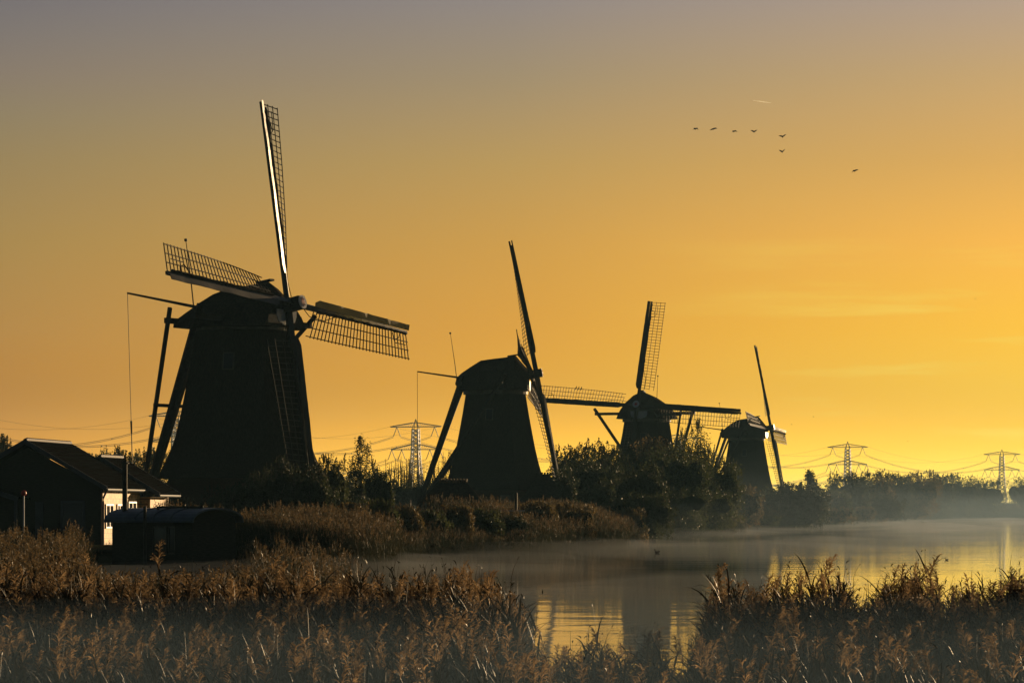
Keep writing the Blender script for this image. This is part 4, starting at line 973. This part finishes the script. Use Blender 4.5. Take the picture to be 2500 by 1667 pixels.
def fore(n, pxa, pxb, label, front=.36):
    nf = int(n * front); nm = n - nf
    P1 = []
    for cnt, t0, t1, temps in ((nm, .68, 1.0, 0), (nf, .0, .82, 1)):
        px = RNG.uniform(pxa, pxb, cnt); t = t0 + (t1 - t0) * RNG.uniform(0, 1, cnt) ** (1.0 if temps == 0 else .55); D = 29 + 20 * t
        yt = np.interp(px, prof_px, prof_y)
        cn = np.sin(px * .071 + t * 9) * np.sin(px * .023 - t * 5 + 1.3) + .6 * np.sin(px * .19 + t * 23)
        if temps == 0:
            yy = yt - 8 + np.abs(RNG.normal(0, 84, cnt)) - np.where(RNG.uniform(0, 1, cnt) < .08, RNG.uniform(10, 60, cnt), 0) + (1 - t) * 120 + 16 * (cn < 0); keep = RNG.uniform(0, 1, cnt) < np.where(cn < -.7, .6, 1.0)
        else:
            yy = yt + 15 + (1 - t) ** 1.0 * (1625 - yt) + np.abs(RNG.normal(0, 34, cnt)); keep = cn > -.25
        s = RNG.uniform(.86, 1.12, cnt); zb = ZC - (yy - HOR) / F * D - 2.2 * s * .99
        tx = RNG.normal(-.015, .05, cnt)
        s = s * RNG.choice([.82, 1.0, 1.0, 1.15], cnt); pos = np.stack([(px - 1250) / F * D - tx * 2.2 * s, D, ZC - (yy - HOR) / F * D - 2.2 * s * .99], 1); keep &= yy < 1740
        P1.append((pos[keep], s[keep], tx[keep]))
    for (pos, s, tx), temps, nm_ in zip(P1, (LEAFY, FRONT), (' - rear rows', ' - lower front tufts')):
        m_ = len(pos)
        if m_: scatter('reed_bed', temps, pos, s, RNG.normal(0, .9, m_), tx, RNG.normal(0, .05, m_), [M['reed_leaf'], M['reed_stem'], M['plume']], label + nm_.replace(' - ', ', '))
fore(4600, -90, 1300, 'plumed reeds filling the foreground left of open water')
fore(560, 1290, 1700, 'short sparse reeds in the foreground gap', .5)
fore(3000, 1690, 2600, 'tall backlit reeds at the lower right')
# bare dead stalks sticking out of the right clump
def stalk(pts, label):
    b = MB(); b.path([P(*p) for p in pts], [.012] * (len(pts) - 1) + [.006], 6)
    for k in range(3):
        q = P(*pts[-2]).lerp(P(*pts[-1]), k / 3); b.path([q, q + Vector((random.uniform(-.05, .03), 0, .05))], [.007, .003], 4)
    tag(b.build('dead_stalk', M['bark']), label, 'stalk', 'bare broken stalks')
stalk([(1752, 1480, 45), (1748, 1440, 45), (1738, 1422, 45), (1724, 1403, 45)], 'leaning bare stalk, left of the two at the right clump')
stalk([(1779, 1470, 45), (1779, 1420, 45), (1776, 1396, 45), (1772, 1384, 45)], 'upright bare stalk with a dark tip in the right clump')

# reeds of the far bank
def bank_reeds(name, label, i0, i1, n, hmin, hmax, omin, omax, mats, w_scale=1.0, hfun=None):
    seg = []; pts = BANK[i0:i1 + 1]; lens = np.array([(b_ - a_).length for a_, b_ in zip(pts[:-1], pts[1:])]); cs = np.concatenate([[0], np.cumsum(lens)])
    t = RNG.uniform(0, cs[-1], n); k = np.clip(np.searchsorted(cs, t) - 1, 0, len(lens) - 1); f = (t - cs[k]) / lens[k]
    A = np.array([(p.x, p.y) for p in pts]); Q = A[k] + (A[k + 1] - A[k]) * f[:, None]
    off = RNG.uniform(omin, omax, n); d = Q - np.array([PIV.x, PIV.y]); d /= np.linalg.norm(d, axis=1)[:, None]; Q = Q + d * off[:, None] + RNG.normal(0, .25, (n, 2))
    zg = np.array([hland(max(0, o), q[1]) for o, q in zip(off, Q)]); zg = np.maximum(zg, -.2)
    hs = RNG.uniform(hmin, hmax, n) * (1 + .14 * np.sin(t * .9) + .10 * np.sin(t * .31 + 1))
    pos = np.stack([Q[:, 0], Q[:, 1], zg], 1)
    return scatter(name, LOW, pos, hs / 2.2 * w_scale, RNG.uniform(0, 6.28, n), RNG.normal(0, .09, n), RNG.normal(0, .09, n), mats, label)
BM = [M['bank_reed'], M['bank_reed'], M['bank_plume']]
def stand(n, pxa, pxb, Da, Db, ytop, label, hm=2.1):
    px = RNG.uniform(pxa, pxb, n); t = RNG.uniform(0, 1, n); D = Da + (Db - Da) * t
    yy = np.interp(px, ytop[0], ytop[1]) + (1 - t) * 95 + np.abs(RNG.normal(0, 22, n)) + 16 * np.sin(px * .09 + t * 7)
    zt = ZC - (yy - HOR) / F * D; s_ = RNG.uniform(.8, 1.05, n)
    scatter('reed_bed', LOW, np.stack([(px - 1250) / F * D, D, zt - 2.2 * s_], 1), s_, RNG.uniform(0, 6.28, n), RNG.normal(0, .06, n), RNG.normal(0, .06, n), BM, label)
stand(3200, -120, 238, 60, 118, ([-120, 60, 120, 170, 200, 215, 238], [1300, 1290, 1300, 1272, 1300, 1350, 1372]), 'dark reeds with thin lit stalks below the cottage at the left edge')
stand(1500, 225, 600, 54, 96, ([225, 300, 560, 600], [1388, 1396, 1392, 1380]), 'dark reeds at the water right below the barrel-roofed cabin')
stand(1300, 560, 880, 100, 146, ([560, 640, 760, 860, 880], [1345, 1300, 1300, 1330, 1372]), 'brown reed clump standing in the water right of the cabin')
bank_reeds('reed_bed', 'reeds in front of the dark cottage at the left edge', 0, 3, 3500, .75, 1.35, -1.2, 6, BM)
bank_reeds('reed_bed', 'rusty brown reeds right of the barrel-roofed cabin', 5, 7, 6000, 1.5, 2.1, -1.2, 6, BM)
bank_reeds('reed_bed', 'tangled reeds and weeds along the bank below the first two windmills', 7, 9, 8000, 0.9, 1.45, -1.2, 12, BM)
bank_reeds('reed_bed', 'golden brown reeds on the point right of the second windmill', 9, 12, 8500, 1.35, 2.0, -1.3, 10, BM)
bank_reeds('reed_bed', 'reeds along the bank in front of the willows', 12, 16, 3500, 1.4, 2.0, -1.2, 9, BM)
bank_reeds('reed_bed', 'reeds along the bank below the farthest windmill', 16, 19, 4500, 2.0, 2.8, -1.2, 9, BM)
bank_reeds('reed_bed', 'far reeds along the water under the tree belt', 19, 22, 7000, 2.2, 3.2, -1, 10, BM)
bank_reeds('reed_bed', 'low far reeds in front of the gap at the right', 22, 25, 9000, 2.6, 3.8, -2, 16, BM)
# reed and herb cover further up the bank
def field(n, pxa, pxb, Da, Db, hmin, hmax, label):
    px = RNG.uniform(pxa, pxb, n); D = RNG.uniform(Da, Db, n); x = (px - 1250) / F * D
    z = np.array([gz(a, b_) for a, b_ in zip(x, D)]); h = RNG.uniform(hmin, hmax, n)
    scatter('meadow_reeds', LOW, np.stack([x, D, z - .1], 1), h / 2.2, RNG.uniform(0, 6.28, n), RNG.normal(0, .1, n), RNG.normal(0, .1, n), BM, label)
field(2600, 560, 880, 160, 205, .9, 1.4, 'rough grass and reeds below the largest windmill')
field(4200, 840, 1300, 222, 300, .4, .75, 'rough herbs on the bank around the small thatched shed')
field(2600, 1290, 1560, 252, 330, .5, .8, 'rough herbs behind the reedy point')
field(900, 440, 700, 184, 215, .3, .5, 'rough herbs around the cottage')

# ------------------------------------------------------------------ haze
def vol(name, x0, x1, y0, y1, z0, z1, dens, col, g, label):
    o = MB().box(x0, x1, y0, y1, z0, z1).build(name, None)
    m = bpy.data.materials.new(name); m.use_nodes = True; nt = m.node_tree; nt.nodes.clear()
    out = nt.nodes.new('ShaderNodeOutputMaterial'); v = nt.nodes.new('ShaderNodeVolumePrincipled')
    v.inputs['Color'].default_value = (*col, 1); v.inputs['Density'].default_value = dens; v.inputs['Anisotropy'].default_value = g
    nt.links.new(v.outputs[0], out.inputs['Volume']); o.data.materials.append(m)
    return tag(o, label, name, kind='stuff')
vol('haze', -3100, 3100, -60, 3100, -1.0, 95, .00010, (.40, .76, 1.0), .0, 'thin morning haze over the whole scene')
from mathutils import noise as _ns
def mist(name, x0, x1, y0, y1, top, ramp, cell, dens, col, label, nx=70, ny=70, seed=0.0, amp=.75):
    '''closed mist body with an uneven, drifting top; it thins out towards its near edge'''
    xs = np.linspace(x0, x1, nx); ys = y0 + (y1 - y0) * np.linspace(0, 1, ny) ** 1.6
    V, Q = [], []
    for y in ys:
        for x in xs:
            e = min(1.0, (y - y0) / ramp, (y1 - y) / ramp + .02, (x - x0) / ramp + .02, (x1 - x) / ramp + .02)
            e = max(0.0, e); n = _ns.noise(Vector((x / cell, y / (cell * 1.6), seed))) + .5 * _ns.noise(Vector((x / cell * 2.3, y / cell * 1.4, seed + 5)))
            V.append((x, y, -.75 + (top + .75) * (e * e * (3 - 2 * e)) * max(.05, 1 - .37 * amp + amp * n) + .02))
    nt = len(V); V += [(x, y, -.8) for (x, y, z) in V]
    for j in range(ny - 1):
        for i in range(nx - 1):
            a = j * nx + i; Q += [(a, a + 1, a + nx + 1, a + nx), (nt + a, nt + a + nx, nt + a + nx + 1, nt + a + 1)]
    for i in range(nx - 1): a = i; b = (ny - 1) * nx + i; Q += [(a, nt + a, nt + a + 1, a + 1), (b, b + 1, nt + b + 1, nt + b)]
    for j in range(ny - 1): a = j * nx; b = j * nx + nx - 1; Q += [(a, a + nx, nt + a + nx, nt + a), (b, nt + b, nt + b + nx, b + nx)]
    mb = MB(); mb.v = V; mb.f = Q; o = mb.build(name, None)
    m = bpy.data.materials.new(name); m.use_nodes = True; t = m.node_tree; t.nodes.clear()
    out = t.nodes.new('ShaderNodeOutputMaterial'); v = t.nodes.new('ShaderNodeVolumePrincipled')
    v.inputs['Color'].default_value = (*col, 1); v.inputs['Density'].default_value = dens; v.inputs['Anisotropy'].default_value = 0
    t.links.new(v.outputs[0], out.inputs['Volume']); o.data.materials.append(m)
    return tag(o, label, name, kind='stuff')
mist('mist', -500, 700, 215, 1500, 8.0, 190, 70, .00042, (.52, .74, 1.0), 'morning mist lying low over the far canal and its willows')
mist('mist', -500, 800, 300, 1450, 19, 260, 130, .00022, (.52, .74, 1.0), 'thin top of the morning mist at the far trees', seed=3.1)
mist('water_mist', -40, 300, 53, 1300, .62, 14, 16, .0028, (.82, .90, 1.0), 'thin drifting steam on the surface of the canal', nx=130, ny=150, seed=7.7)
mist('added_veil', -60, 60, 4, 50, 1.5, 7, 14, 0.0080, (.48, .74, 1.0), 'added mist volume laying a grey veil over the foreground reeds', seed=1.3, amp=.10)  # volume added to grey the dark tones low in the view
